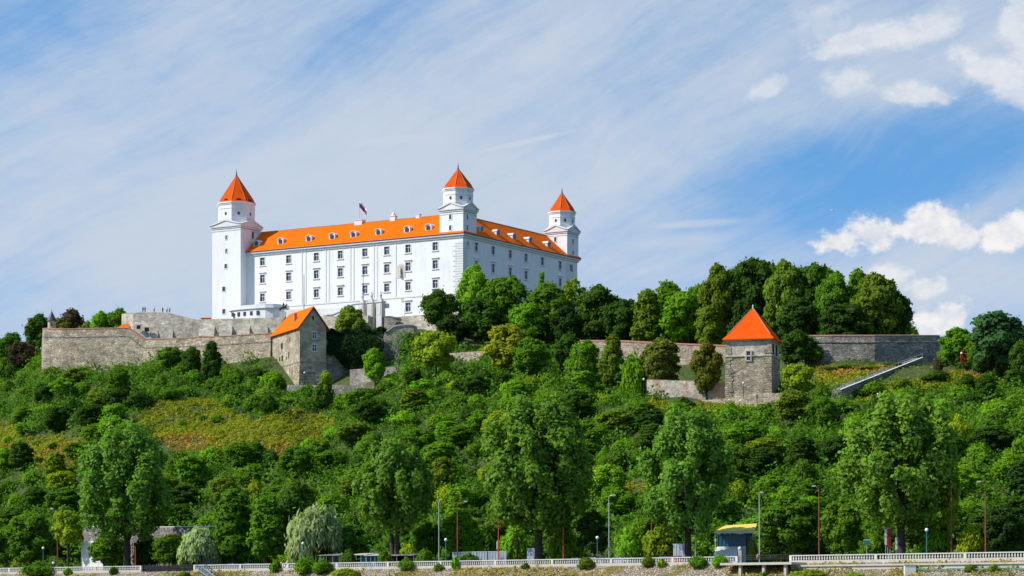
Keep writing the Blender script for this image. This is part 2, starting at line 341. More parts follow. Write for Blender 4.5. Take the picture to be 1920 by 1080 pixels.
# ------------------------------------------------------------------ mesh building
ORG = {}                                     # world origin of each object that parents others
class MB:
    def __init__(s, T=None): s.v = []; s.f = []; s.m = []; s.T = T or (lambda a, b, c: (a, b, c))
    def add(s, vs, fs, mi=0, raw=False):
        o = len(s.v)
        s.v += [tuple(q) if raw else tuple(s.T(*q)) for q in vs]
        s.f += [tuple(o+i for i in f) for f in fs]; s.m += [mi]*len(fs); return s
    def box(s, x0, x1, y0, y1, z0, z1, mi=0):
        return s.add([(x0, y0, z0), (x1, y0, z0), (x1, y1, z0), (x0, y1, z0), (x0, y0, z1), (x1, y0, z1), (x1, y1, z1), (x0, y1, z1)],
                     [(0, 3, 2, 1), (4, 5, 6, 7), (0, 1, 5, 4), (1, 2, 6, 5), (2, 3, 7, 6), (3, 0, 4, 7)], mi)
    def prism(s, poly, z0, z1, mi=0, taper=1.0, c=None):
        n = len(poly)
        c = c or (sum(p[0] for p in poly)/n, sum(p[1] for p in poly)/n)
        top = [(c[0]+(p[0]-c[0])*taper, c[1]+(p[1]-c[1])*taper, z1) for p in poly]
        return s.add([(*p, z0) for p in poly]+top, [tuple(range(n))[::-1], tuple(range(n, 2*n))]+[(i, (i+1) % n, n+(i+1) % n, n+i) for i in range(n)], mi)
    def cone(s, poly, z0, apex, mi=0):
        n = len(poly)
        return s.add([(*p, z0) for p in poly]+[apex], [tuple(range(n))[::-1]]+[(i, (i+1) % n, n) for i in range(n)], mi)
    def tube(s, pts, rads, n=8, mi=0, cap=True):
        pts = [Vector(p) for p in pts]; vs = []; fs = []
        for i, p in enumerate(pts):
            d = (pts[min(i+1, len(pts)-1)]-pts[max(i-1, 0)]).normalized()
            a = d.cross(Vector((0, 0, 1)) if abs(d.z) < .9 else Vector((1, 0, 0))).normalized(); bb = d.cross(a)
            for j in range(n):
                th = 2*math.pi*j/n; vs.append(p+rads[i]*(math.cos(th)*a+math.sin(th)*bb))
        for i in range(len(pts)-1):
            for j in range(n): fs.append((i*n+j, i*n+(j+1) % n, (i+1)*n+(j+1) % n, (i+1)*n+j))
        if cap: fs.append(tuple(range(n))); fs.append(tuple(range((len(pts)-1)*n, len(pts)*n))[::-1])
        return s.add(vs, fs, mi)
    def lathe(s, prof, c=(0, 0), n=16, mi=0):
        vs = [(c[0]+r*math.cos(2*math.pi*j/n), c[1]+r*math.sin(2*math.pi*j/n), z) for r, z in prof for j in range(n)]
        fs = [(i*n+j, i*n+(j+1) % n, (i+1)*n+(j+1) % n, (i+1)*n+j) for i in range(len(prof)-1) for j in range(n)]
        fs += [tuple(range(n))[::-1], tuple(range((len(prof)-1)*n, len(prof)*n))]
        return s.add(vs, fs, mi)
    def build(s, name, mats, parent=None, smooth=False, kind=None, recalc=True):
        me = bpy.data.meshes.new(name)
        org = ORG.get(parent.name, Vector((0, 0, 0))) if parent else Vector((0, 0, 0))
        me.from_pydata([(a-org.x, b_-org.y, c-org.z) for a, b_, c in s.v], [], s.f)
        for q in (mats if isinstance(mats, (list, tuple)) else [mats]): me.materials.append(M[q] if isinstance(q, str) else q)
        me.polygons.foreach_set('material_index', s.m)
        if recalc:
            bm = bmesh.new(); bm.from_mesh(me); bmesh.ops.recalc_face_normals(bm, faces=bm.faces); bm.to_mesh(me); bm.free()
        if smooth: me.shade_smooth()
        o = bpy.data.objects.new(name, me); C.objects.link(o)
        if parent: o.parent = parent; ORG[o.name] = org
        else: ORG[o.name] = Vector((0, 0, 0))
        if kind: o['kind'] = kind
        return o
def tag(o, label, cat, group=None):
    o['label'] = label; o['category'] = cat
    if group: o['group'] = group
    return o
def thing(name, label, cat, loc, group=None):
    o = bpy.data.objects.new(name, None); o.empty_display_size = .5; C.objects.link(o); o.location = loc
    ORG[o.name] = Vector(loc); return tag(o, label, cat, group)
def part_copy(src, parent, loc=None, rotz=None):
    c = src.copy(); C.objects.link(c); c.parent = parent; ORG[c.name] = ORG[parent.name]
    if loc is not None: c.location = loc
    if rotz is not None: c.rotation_euler = (0, 0, rotz)
    return c
def copy_tree(o, loc=None, rotz=None, label=None):
    c = o.copy(); C.objects.link(c)
    if loc is not None: c.location = loc
    if rotz is not None: c.rotation_euler = (0, 0, rotz)
    if label: c['label'] = label
    for ch in o.children:
        d = ch.copy(); C.objects.link(d); d.parent = c
        for g in ch.children:
            e = g.copy(); C.objects.link(e); e.parent = d
    return c
def ngon(cx, cy, r, n=8, ph=0.): return [(cx+r*math.cos(ph+2*math.pi*i/n), cy+r*math.sin(ph+2*math.pi*i/n)) for i in range(n)]
def frame2(ox, oy, a, b):
    """local frame: first axis a, second axis b (2-D unit vectors), z unchanged"""
    return lambda p, q, z: (ox+a[0]*p+b[0]*q, oy+a[1]*p+b[1]*q, z)
def structure(o): o['kind'] = 'structure'; return o
#@@ground
def sheet(name, xs, ys, zf, material, mask=None):
    X, Y = np.meshgrid(xs, ys, indexing='ij')
    return X, Y

def grid_mesh(name, us, vs, material, dz=0.):
    """a sheet over the (u, v) frame: u along the river to the right, v up the hill"""
    U, V = np.meshgrid(us, vs, indexing='ij')
    x = NV.y*U+NV.x*V; y = 476-NV.x*U+NV.y*V
    z = Hn(x, y)+dz
    n, k = U.shape
    idx = np.arange(n*k).reshape(n, k)
    q = np.stack([idx[:-1, :-1], idx[1:, :-1], idx[1:, 1:], idx[:-1, 1:]], -1).reshape(-1, 4)
    me = bpy.data.meshes.new(name); me.from_pydata(np.stack([x.ravel(), y.ravel(), z.ravel()], 1).tolist(), [], q.tolist())
    me.materials.append(M[material]); me.shade_smooth()
    o = bpy.data.objects.new(name, me); C.objects.link(o); return structure(o)
us = np.arange(-420, 421, 4.0)
grid_mesh('hill', us, np.concatenate([np.arange(26, 200, 3.0), np.arange(200, 421, 10.0)]), 'ground')
grid_mesh('river_bank', us, np.array([-70, -16, -12, -8, -6, -4, -2, -.6, .0]), 'bank')
grid_mesh('road', us, np.array([0., 4, 14, 26.]), 'asphalt')
w = MB().add([(-30000, -3000, -2.2), (30000, -3000, -2.2), (30000, 60000, -2.2), (-30000, 60000, -2.2)], [(0, 1, 2, 3)]).build('river_water', 'water', kind='structure')

# ------------------------------------------------------------------ the castle
AL = math.atan(.62); CA, SA = math.cos(AL), math.sin(AL)
CX, CY = kx(868)*800, 800.0
TC = frame2(CX, CY, (-CA, SA), (SA, CA))       # p along the sunlit front to the far left, q along the shaded side, z up
ZB, ZE = 84.0, 115.9                            # ground line, eaves
ZBASE = 90.5
def Lof(px): k = kx(px); return (CX-CY*k)/(CA+SA*k)          # p of a photo column on the front
def Qof(px): k = kx(px); return (k*CY-CX)/(SA-CA*k)          # q of a photo column on the side
LW, QW = 95.0, 70.0
castle = thing('castle', 'large white castle with orange tiled roofs and corner towers on top of the hill', 'castle', (CX, CY, ZB))

def holed_wall(mb, to3, u0, u1, z0, z1, holes, depth=.45):
    """a wall plane with real openings and their reveals; to3(u, d, z), d inward"""
    us = sorted({u0, u1, *[h[0] for h in holes], *[h[1] for h in holes]}); zs = sorted({z0, z1, *[h[2] for h in holes], *[h[3] for h in holes]})
    for a, b_ in zip(us, us[1:]):
        for c, d in zip(zs, zs[1:]):
            um, zm = (a+b_)/2, (c+d)/2
            if any(h[0] < um < h[1] and h[2] < zm < h[3] for h in holes): continue
            mb.add([to3(a, 0, c), to3(b_, 0, c), to3(b_, 0, d), to3(a, 0, d)], [(0, 1, 2, 3)])
    for a, b_, c, d in holes:
        e = depth
        mb.add([to3(a, 0, c), to3(b_, 0, c), to3(b_, 0, d), to3(a, 0, d), to3(a, e, c), to3(b_, e, c), to3(b_, e, d), to3(a, e, d)],
               [(0, 1, 5, 4), (1, 2, 6, 5), (2, 3, 7, 6), (3, 0, 4, 7)])
front = lambda u, d, z: (u, d, z)
side = lambda u, d, z: (d, u, z)
ROWS = [(111.4, 113.9), (105.7, 108.3), (99.7, 102.2)]
fcols = [Lof(p) for p in (492, 541, 593, 638, 684, 725, 765, 816)]
scols = [Qof(p) for p in (893, 924.5, 956.5, 986, 1016.7, 1050)]
W2 = .95
fh = [(c-W2, c+W2, a, b_) for c in fcols for a, b_ in ROWS]
fh += [(Lof(765)-.95, Lof(765)+.95, 92.9, 95.7)]
sh = [(c-W2, c+W2, a, b_) for c in scols for a, b_ in ROWS]
sh += [(Qof(877)-.55, Qof(877)+.55, 112.0, 113.6)]
NIC = (Lof(752)+.0, 103.6, 108.2)            # the arched niche
wall = MB(TC)
holed_wall(wall, front, 0, LW, ZB, ZE-1.2, fh)
holed_wall(wall, side, 0, QW, ZB, ZE-1.2, sh)
wall.add([(LW, 0, ZB), (LW, QW, ZB), (LW, QW, ZE-1.2), (LW, 0, ZE-1.2), (0, QW, ZB), (0, QW, ZE-1.2)], [(0, 1, 2, 3), (1, 4, 5, 2)])
wall.add([(20, 20, ZB), (LW-20, 20, ZB), (LW-20, QW-20, ZB), (20, QW-20, ZB), (20, 20, ZE), (LW-20, 20, ZE), (LW-20, QW-20, ZE), (20, QW-20, ZE)],
         [(0, 1, 5, 4), (1, 2, 6, 5), (2, 3, 7, 6), (3, 0, 4, 7)])
cw = wall.build('wall', 'white', castle, recalc=False)
tr = MB(TC)
# cornice in two steps, string courses, pilasters, corner quoins
for (a, b_, e) in ((ZE-1.2, ZE-.55, .35), (ZE-.55, ZE, .8)):
    tr.box(-e, LW, -e, .2, a, b_); tr.box(-e, .2, .2, QW+e, a, b_)
for z in (97.45, 109.7):
    pass
tr.box(-.14, LW, -.14, -.002, 97.3, 97.75); tr.box(-.14, -.002, 0, QW, 97.3, 97.75)
for px in (566, 573, 611, 617, 657, 663, 701, 707, 742):
    p = Lof(px); tr.box(p-.28, p+.28, -.12, -.003, 97.8, ZE-1.25)
z = 91.
i = 0
while z < 113.5:
    w_ = 3.6 if i % 2 else 2.9
    tr.box(-.1, w_, -.1, -.004, z, z+.62); tr.box(-.1, -.004, -.004, w_*.8, z, z+.62)
    z += .78; i += 1
tr.build('trim', 'trim', castle)

def window_mesh(name, parent, w, h, facing, hood=True):
    """frame and pane for one opening; local x along the wall, z up, outward -y"""
    f = MB()
    t_ = .17
    f.box(-w-t_, -w, -.10, -.004, -h/2-.1, h/2+t_); f.box(w, w+t_, -.10, -.004, -h/2-.1, h/2+t_)
    f.box(-w, w, -.10, -.004, h/2, h/2+t_)
    f.box(-w-.38, w+.38, -.28, -.005, -h/2-.34, -h/2-.1)
    if hood: f.box(-w-.5, w+.5, -.42, -.005, h/2+.62, h/2+.86)
    org = ORG[parent.name]; ORG[parent.name] = Vector((0, 0, 0))
    o = f.build('window', 'frame', parent)
    p = MB(); p.box(-w, w, .30, .36, -h/2, h/2, 0)
    for xx in (0.,): p.box(xx-.045, xx+.045, .24, .299, -h/2, h/2, 1)
    for zz in (.16*h,): p.box(-w, w, .245, .298, zz-.05, zz+.05, 1)
    q = p.build('pane', ['glass', 'frame'], o)
    ORG[parent.name] = org; ORG[o.name] = org
    return o
def put_window(src, parent, p, z, facing, first):
    x, y, zz = TC(p if facing == 'f' else 0, 0 if facing == 'f' else p, z)
    org = ORG[parent.name]; loc = (x-org.x, y-org.y, zz-org.z)
    rz = -AL if facing == 'f' else R(90)-AL
    if first: src.location = loc; src.rotation_euler = (0, 0, rz); return src
    c = part_copy(src, parent, loc, rz)
    for ch in src.children: part_copy(ch, c)
    return c
def set_of_windows(holes, facing):
    protos = {}
    for a, b_, c, d in holes:
        key = (round(b_-a, 2), round(d-c, 2), d > 110)
        first = key not in protos
        if first: protos[key] = window_mesh('window', castle, (b_-a)/2, d-c, facing, hood=d < 110 and d-c > 1.7)
        put_window(protos[key], castle, (a+b_)/2, (c+d)/2, facing, first)
set_of_windows(fh, 'f'); set_of_windows(sh, 's')

# roof: a four-sided ring with hipped corners
roof = MB(TC)
o_, rr, ii = -.95, 7.7, 16.4
outer = [(o_, o_), (LW-o_, o_), (LW-o_, QW-o_), (o_, QW-o_)]; ridge = [(rr, rr), (LW-rr, rr), (LW-rr, QW-rr), (rr, QW-rr)]; inner = [(ii, ii), (LW-ii, ii), (LW-ii, QW-ii), (ii, QW-ii)]
zr = 123.5
vs = [(*p, ZE+.02) for p in outer]+[(*p, zr) for p in ridge]+[(*p, ZE) for p in inner]+[(*p, ZE+.2) for p in outer]
fs = []
for i in range(4):
    j = (i+1) % 4; fs += [(12+i, 12+j, 4+j, 4+i), (4+i, 4+j, 8+j, 8+i), (i, j, 12+j, 12+i)]
roof.add(vs, fs)
rf = roof.build('roof', 'roof', castle)
caps = MB()
for i in range(4):
    j = (i+1) % 4
    caps.tube([TC(*ridge[i], zr+.02), TC(*ridge[j], zr+.02)], [.17, .17], 6); caps.tube([TC(*outer[i], ZE+.25), TC(*ridge[i], zr+.02)], [.15, .15], 6)
caps.build('ridge_tiles', 'brick', rf)
gut = MB()
for i in range(4): gut.tube([TC(outer[i][0]*1.0, outer[i][1], ZE+.08), TC(*outer[(i+1) % 4], ZE+.08)], [.13, .13], 6)
gut.build('gutter', 'slate', rf)
def roofz(d): return ZE+.2+(zr-ZE-.2)*(d-o_)/(rr-o_)
chim = MB(TC)
def chimney(p, q, z0, z1, w_, dome):
    c = MB(TC); c.box(p-w_, p+w_, q-w_*.7, q+w_*.7, z0, z1)
    c.box(p-w_-.15, p+w_+.15, q-w_*.7-.15, q+w_*.7+.15, z1, z1+.2)
    if dome: c.lathe([(w_*.75, z1+.2), (w_*.7, z1+.7), (w_*.45, z1+1.2), (.05, z1+1.45)], (p, q), 12)
    return c.build('chimney', 'trim', rf)
chimney(Lof(736)+5.0, 7.9, 122, 124.6, .95, True)
chimney(Lof(672)+5.0, 7.9, 122, 124.3, 1.5, False)
chimney(Lof(783)+5.0, 7.9, 122, 124.4, .7, False)
chimney(7.9, Qof(939)-4, 122, 124.9, .95, True)
chimney(7.9, Qof(900)-4, 122, 124.3, .6, False)
# dormers: white eyelid windows with a little curved roof
def dormer(p, facing):
    T2 = (lambda a, b_, z: TC(p+a, b_, z)) if facing == 'f' else (lambda a, b_, z: TC(b_, p+a, z))
    d = MB(T2); d0 = 1.35; z0 = roofz(d0)-.05; w_ = 1.15; hh = 1.85
    prof = [(-w_, z0), (-w_, z0+hh*.62)]+[(w_*math.cos(R(a)), z0+hh*.62+hh*.42*math.sin(R(a))) for a in (150, 120, 90, 60, 30)]+[(w_, z0+hh*.62), (w_, z0)]
    n = len(prof); dep = 2.6
    # frame ring at the face (slightly proud), then the barrel running back into the roof
    d.add([(x, d0, z_) for x, z_ in prof]+[(x, d0+dep, z_) for x, z_ in prof], [tuple(range(n))]+[(i, i+1, n+i+1, n+i) for i in range(n-1)], 0)
    rp = [(x*1.16, z0+(z_-z0)*1.1) for x, z_ in prof[1:-1]]; k = len(rp)
    d.add([(x, d0-.18, z_) for x, z_ in rp]+[(x, d0+dep, z_) for x, z_ in rp]+[(x*.9, d0-.18, z0+(z_-z0)*.93) for x, z_ in rp], [(i, i+1, k+i+1, k+i) for i in range(k-1)]+[(i, i+1, 2*k+i+1, 2*k+i) for i in range(k-1)], 0)
    o = d.build('dormer', 'trim', castle)
    wd = MB(T2); q = [(x*.60, z0+.2+(z_-z0)*.74) for x, z_ in prof]
    wd.add([(x, d0-.15, z_) for x, z_ in q], [tuple(range(n))], 0); wd.build('window', 'glass', o)
for px in (483, 528, 581, 625, 665, 712, 766, 806): dormer(Lof(px)+1.5, 'f')
for px in (890, 914, 945, 975, 1005, 1040): dormer(Qof(px)-1.2, 's')

# niche with statue, plaques
nc = MB(TC); p0, z0_, z1_ = NIC
pts = [(p0-1.7, z0_), (p0+1.7, z0_)]+[(p0+1.7*math.cos(R(a)), z1_-1.7+1.7*math.sin(R(a))) for a in range(0, 181, 20)]
n = len(pts); nc.add([(a, -.10, z_) for a, z_ in pts]+[(a, -.002, z_) for a, z_ in pts], [tuple(range(n))]+[(i, (i+1) % n, n+(i+1) % n, n+i) for i in range(n)])
nich = nc.build('niche', 'offwhite', castle)
ni = MB(TC); pts2 = [(p0+(a-p0)*.68, z0_+.35+(z_-z0_)*.84) for a, z_ in pts]
ni.add([(a, -.13, z_) for a, z_ in pts2], [tuple(range(n))]); ni.build('recess', 'sandtrim', nich)
sb = MB(TC); sb.lathe([(.42, z0_+.4), (.42, z0_+1.1), (.30, z0_+1.2), (.36, z0_+2.3), (.28, z0_+2.9), (.12, z0_+3.05), (.17, z0_+3.25), (.15, z0_+3.45), (.02, z0_+3.5)], (p0, -.5), 10); sb.build('figure', 'offwhite', nich)
pl = MB(TC); pl.box(Lof(755)-.45, Lof(755)+.45, -.1, -.006, 96.0, 97.2); pl.build('plaque', 'sandtrim', castle)

def tower(pa, pb, qa, qb, zbase, zc, drum_z, roof_z, apex_z, wins, ow, eave_windows=False, fin=1.6):
    cx, cy = (pa+pb)/2, (qa+qb)/2
    s = MB(TC)
    s.box(pa, pb, qa, qb, zbase, zc-1.3)
    o = s.build('tower', 'white', castle)
    d = MB(TC)
    for a, b_, e in ((zc-1.9, zc-1.55, .12), (zc-1.15, zc-.6, .22), (zc-.6, zc, .5)): d.box(pa-e, pb+e, qa-e, qb+e, a, b_)
    # pediments on the four faces, meeting in a cross-gabled roof
    hp = 1.75
    e = .5
    for (ax, lo, hi, c) in ((0, qa-e, qb+e, cx), (1, pa-e, pb+e, cy)):
        h_ = (pb-pa)/2+e if ax == 0 else (qb-qa)/2+e
        tri = [(c-h_, zc+.01), (c+h_, zc+.01), (c, zc+hp)]
        vs = [((x, lo, z_) if ax == 0 else (lo, x, z_)) for x, z_ in tri]+[((x, hi, z_) if ax == 0 else (hi, x, z_)) for x, z_ in tri]
        d.add(vs, [(0, 1, 2), (5, 4, 3), (0, 2, 5, 3), (2, 1, 4, 5)])
        tri2 = [(c-h_-.25, zc+.02), (c-h_+.75, zc+.02), (c, zc+hp-.35), (c+h_-.75, zc+.02), (c+h_+.25, zc+.02), (c, zc+hp+.3)]
        for w0, w1 in ((lo-.28, lo+.4), (hi-.4, hi+.28)):
            d.add([((x, w0, z_) if ax == 0 else (w0, x, z_)) for x, z_ in tri2]+[((x, w1, z_) if ax == 0 else (w1, x, z_)) for x, z_ in tri2],
                  [(0, 1, 2, 5), (2, 3, 4, 5), (0, 5, 11, 6), (5, 4, 10, 11), (6, 7, 8, 11), (8, 9, 10, 11), (1, 2, 8, 7), (2, 3, 9, 8)])
    d.build('pediment', 'trim', o)
    ph = R(22.5)
    dr = MB(TC); ro = ow/2/math.cos(R(22.5))
    dr.prism(ngon(cx, cy, ro, 8, ph), zc-.5, roof_z-.6)
    dr.prism(ngon(cx, cy, ro+.15, 8, ph), drum_z+.2, drum_z+.55)
    dr.prism(ngon(cx, cy, ro+.12, 8, ph), roof_z-2.2, roof_z-1.95)
    dr.prism(ngon(cx, cy, ro+.2, 8, ph), roof_z-.85, roof_z-.45); dr.prism(ngon(cx, cy, ro+.42, 8, ph), roof_z-.45, roof_z)
    dr.build('drum', 'white', o)
    rf_ = MB(TC); re = ro+.12
    rf_.prism(ngon(cx, cy, re+.15, 8, ph), roof_z+.01, roof_z+1.0, 0, (re-.55)/(re+.15)); rf_.cone(ngon(cx, cy, re-.55, 8, ph), roof_z+1.0, (cx, cy, apex_z))
    hip = []
    for a in ngon(cx, cy, re-.5, 8, ph): rf_.tube([(*a, roof_z+1.0), (cx, cy, apex_z)], [.11, .06], 5, 1)
    rf_.build('spire_roof', ['roof2', 'brick'], o)
    f_ = MB(TC); f_.lathe([(.55, apex_z-1.1), (.12, apex_z+.35), (.22, apex_z+.6), (.1, apex_z+.8), (.03, apex_z+fin)], (cx, cy), 8); f_.build('finial', 'slate', o)
    for (fc, off, zz, ww, hh) in wins:
        wb = MB(TC)
        if fc == 'f': wb.box(cx+off-ww, cx+off+ww, qa-.05, qa-.005, zz-hh, zz+hh)
        else: wb.box(pa-.05, pa-.005, cy+off-ww, cy+off+ww, zz-hh, zz+hh)
        wb.build('window', 'glass', o)
        sb_ = MB(TC); g = .22
        for (x0, x1, a, b_) in ((-ww-g, -ww, zz-hh-g, zz+hh+g), (ww, ww+g, zz-hh-g, zz+hh+g), (-ww, ww, zz+hh, zz+hh+g), (-ww-.1, ww+.1, zz-hh-g, zz-hh)):
            if fc == 'f': sb_.box(cx+off+x0, cx+off+x1, qa-.12, qa-.002, a, b_)
            else: sb_.box(pa-.12, pa-.002, cy+off+x0, cy+off+x1, a, b_)
        sb_.build('window_frame', 'frame', o)
    # small round windows in the drum, one to a face
    for i in range(8):
        a = ph+R(22.5)+i*R(45); ap = ow/2
        nx, ny = math.cos(a), math.sin(a)
        if nx > .5 or ny > .75: continue
        wb = MB(lambda s_, d_, z_: TC(cx+nx*(ap+d_)-ny*s_, cy+ny*(ap+d_)+nx*s_, z_))
        zz = drum_z+(roof_z-drum_z)*.36
        wb.add([(.42*math.cos(R(q)), .05, zz+.55*math.sin(R(q))) for q in range(0, 360, 30)], [tuple(range(12))])
        wb.build('window', 'glass', o)
        if eave_windows:
            ew = MB(lambda s_, d_, z_: TC(cx+nx*(ap+d_)-ny*s_, cy+ny*(ap+d_)+nx*s_, z_))
            ew.add([(x, -.02, z_) for x, z_ in ((-.95, roof_z+.1), (.95, roof_z+.1), (.8, roof_z+.7), (.45, roof_z+1.0), (-.45, roof_z+1.0), (-.8, roof_z+.7))]+[(x, -1.2, z_) for x, z_ in ((-.95, roof_z+.1), (.95, roof_z+.1), (.8, roof_z+.7), (.45, roof_z+1.0), (-.45, roof_z+1.0), (-.8, roof_z+.7))],
                   [tuple(range(6))]+[(i_, (i_+1) % 6, 6+(i_+1) % 6, 6+i_) for i_ in range(6)])
            ew.build('eave_opening', 'dark', o)
    return o
tower(83.9, 95.6, -3.4, 7.4, ZB, 125.0, 126.6, 132.6, 142.2,
      [('f', 0, 121.0, .35, .65), ('f', 0, 116.6, .35, .65), ('f', 0.2, 111.6, .5, .7), ('f', 1.0, 104.2, .6, .75), ('f', 1.0, 96.9, .6, .75),
       ('s', 1, 122.0, .5, 1.1)], 11.4, True, 1.9)
tower(-.25, 8.4, -.25, 7.4, ZE-.3, 124.0, 125.3, 130.3, 136.9,
      [('f', .4, 121.3, .4, .75), ('f', .4, 117.9, .4, .75), ('s', -1.5, 121.3, .4, .75), ('s', -1.5, 117.9, .4, .75)], 8.7)
tower(-.25, 8.0, 62.9, QW+.25, ZE-.3, 124.9, 126.3, 131.3, 138.0,
      [('f', .4, 121.9, .4, .75), ('s', 0, 121.5, .4, .75), ('s', 0, 117.6, .4, .75)], 8.0)
# bay beside the far corner
bay = MB(TC); bay.box(-.16, -.003, Qof(1061), Qof(1075), 98, 113.9); bay.build('bay', 'trim', castle)
bw = MB(TC); bw.box(-.22, -.161, Qof(1070.5)-.8, Qof(1070.5)+.8, 111.4, 113.6); bw.build('window', 'glass', castle)
# tall base on the castle's near corner
bs = MB(TC); bs.box(-.45, LW*.55, -.45, -.003, ZB, 91.5); bs.build('plinth', 'stonelight', castle)

# flag on the roof
fx, fy, fz = TC(Lof(672)+5.0, 7.9, 124.5)
flag = thing('flagpole', 'thin flagpole with drooping white, blue and red flag on the castle roof', 'flagpole', (fx, fy, fz))
MB().tube([(fx, fy, fz), (fx-.25, fy, fz+6.6)], [.09, .05], 8).build('pole', 'galv', flag)
def flag_cloth():
    vs, fs, bd = [], [], []
    nu, nv = 10, 7
    for i in range(nu):
        for j in range(nv):
            u, v = i/(nu-1), j/(nv-1)
            vs.append((fx-.2+2.4*u, fy-.25*math.sin(u*7+v), fz+6.3-v*2.0-u*2.6-.3*u*u)); bd.append(1-v)
    for i in range(nu-1):
        for j in range(nv-1): fs.append((i*nv+j, (i+1)*nv+j, (i+1)*nv+j+1, i*nv+j+1))
    b_ = MB(); b_.add(vs, fs); o = b_.build('flag', 'flagcloth', flag, smooth=True, recalc=False)
    at = o.data.attributes.new('band', 'FLOAT', 'POINT'); at.data.foreach_set('value', bd)
flag_cloth()
#@@walls
# ------------------------------------------------------------------ fortress walls
def wall_run(name, pts, zbot, thick, material, label, cat='wall', group=None, coping=None, cop_h=.45, batter=0., parapet=0., buttress=None, top_out=.12):
    """masonry wall along world points (x, y, ztop), first point leftmost as seen; thickness runs away from the viewer"""
    root = thing(name, label, cat, (pts[0][0], pts[0][1], zbot), group)
    n = len(pts); nrm = []
    for i in range(n):
        a, b_ = pts[max(i-1, 0)], pts[min(i+1, n-1)]
        d = Vector((b_[0]-a[0], b_[1]-a[1])).normalized(); nrm.append(Vector((-d.y, d.x)))
    f = MB(); vs = []
    for (x, y, z_), q in zip(pts, nrm):
        e = batter*(z_-zbot)
        vs += [(x-q.x*e, y-q.y*e, zbot), (x, y, z_), (x+q.x*thick, y+q.y*thick, z_), (x+q.x*thick, y+q.y*thick, zbot)]
    fs = []
    for i in range(n-1):
        for j in range(3): fs.append((4*i+j, 4*(i+1)+j, 4*(i+1)+j+1, 4*i+j+1))
    fs += [(0, 1, 2, 3), (4*n-4, 4*n-1, 4*n-2, 4*n-3)]
    f.add(vs, fs)
    f.build('wall', material, root)
    if coping:
        c = MB(); vs = []
        for (x, y, z_), q in zip(pts, nrm):
            vs += [(x-q.x*top_out, y-q.y*top_out, z_+.003), (x-q.x*top_out, y-q.y*top_out, z_+cop_h*.55), (x+q.x*thick/2, y+q.y*thick/2, z_+cop_h), (x+q.x*(thick+top_out), y+q.y*(thick+top_out), z_+.003)]
        fs = [(4*i+j, 4*(i+1)+j, 4*(i+1)+(j+1) % 4, 4*i+(j+1) % 4) for i in range(n-1) for j in range(4)]+[(0, 1, 2, 3), (4*n-4, 4*n-1, 4*n-2, 4*n-3)]
        c.add(vs, fs); c.build('coping', coping, root)
        if parapet:
            s = MB(); vs = []
            for (x, y, z_), q in zip(pts, nrm):
                vs += [(x-q.x*.22, y-q.y*.22, z_-parapet), (x-q.x*.22, y-q.y*.22, z_-parapet+.3), (x-q.x*.003, y-q.y*.003, z_-parapet+.42), (x-q.x*.003, y-q.y*.003, z_-parapet-.1)]
            s.add(vs, fs); s.build('string_course', 'stonedark', root)
    return root
def at(px, py, Y): p = P(px, py, Y); return (p.x, p.y, p.z)

# long bastion wall at the left
lw = wall_run('bastion_wall', [at(80, 617, 845), at(84, 617, 800), at(119, 618, 797), at(240, 615.5, 791), at(270, 637, 789), at(330, 635.5, 781), at(420, 631, 772), at(508, 625.5, 764)], 62, 2.2,
              'stone', 'long rubble bastion wall with red brick coping stepping down toward the gatehouse', coping='brick', cop_h=.42, batter=.055, parapet=2.6)
# sentry turret on its corner
x, y, z = P(97, 617, 803)
tu = thing('sentry_turret', 'small round sentry turret with dark conical roof on the bastion wall', 'turret', (x, y, z-.5))
MB().lathe([(1.25, z-.6), (1.25, z+2.3), (1.4, z+2.5), (1.4, z+2.7)], (x, y), 14).build('wall', 'stonelight', tu)
MB().lathe([(1.75, z+2.5), (1.0, z+3.7), (.35, z+5.0), (.06, z+5.7), (.06, z+6.3)], (x, y), 14).build('roof', 'slate', tu)
MB().box(x-.2, x+.2, y-1.33, y-1.26, z+.9, z+1.7).build('window', 'dark', tu)
# little orange gabled roof peeping over the wall
x, y, z = P(232, 616, 800)
sr = thing('hut', 'tiny orange roofed hut peeping over the stepped bastion wall', 'hut', (x, y, z-3))
MB().box(x-1.3, x+1.4, y-1, y+1.5, z-3, z).build('wall', 'houseplaster', sr)
MB().add([(x-2, y-1.6, z), (x+2, y-1.6, z), (x+2, y+2.1, z), (x-2, y+2.1, z), (x-.2, y+.2, z+1.5), (x+1.9, y+.2, z+1.3)], [(0, 1, 5, 4), (1, 2, 5), (2, 3, 4, 5), (3, 0, 4), (0, 3, 2, 1)]).build('roof', 'roof', sr)

# pale upper bastion with visitors' terrace
up = wall_run('upper_bastion', [at(228, 589, 835), at(229, 588.5, 818), at(236, 587.5, 812), at(250, 586.5, 809.5), at(275, 585.5, 808.5), at(298, 585.5, 807.5), at(318, 587, 806.5), at(340, 592, 805.5), at(356, 597, 805), at(371, 600, 804.5)], 74, 3, 'stonelight',
              'pale stone upper bastion with curved top and lookout terrace', 'bastion')
def rib(parent, px0, px1, py0, py1, Y, dep, material, name='buttress'):
    a, b_ = P(px0, py0, Y), P(px1, py1, Y)
    q = MB(); x0, x1, z1, z0 = a.x, b_.x, a.z, b_.z
    q.add([(x0, Y+.5, z0), (x1, Y+.5, z0), (x1, Y-dep, z0), (x0, Y-dep, z0), (x0, Y+.5, z1), (x1, Y+.5, z1), (x1, Y-.3, z1-.6), (x0, Y-.3, z1-.6)],
          [(0, 1, 2, 3), (4, 5, 6, 7), (0, 1, 5, 4), (1, 2, 6, 5), (2, 3, 7, 6), (3, 0, 4, 7)])
    return q.build(name, material, parent)
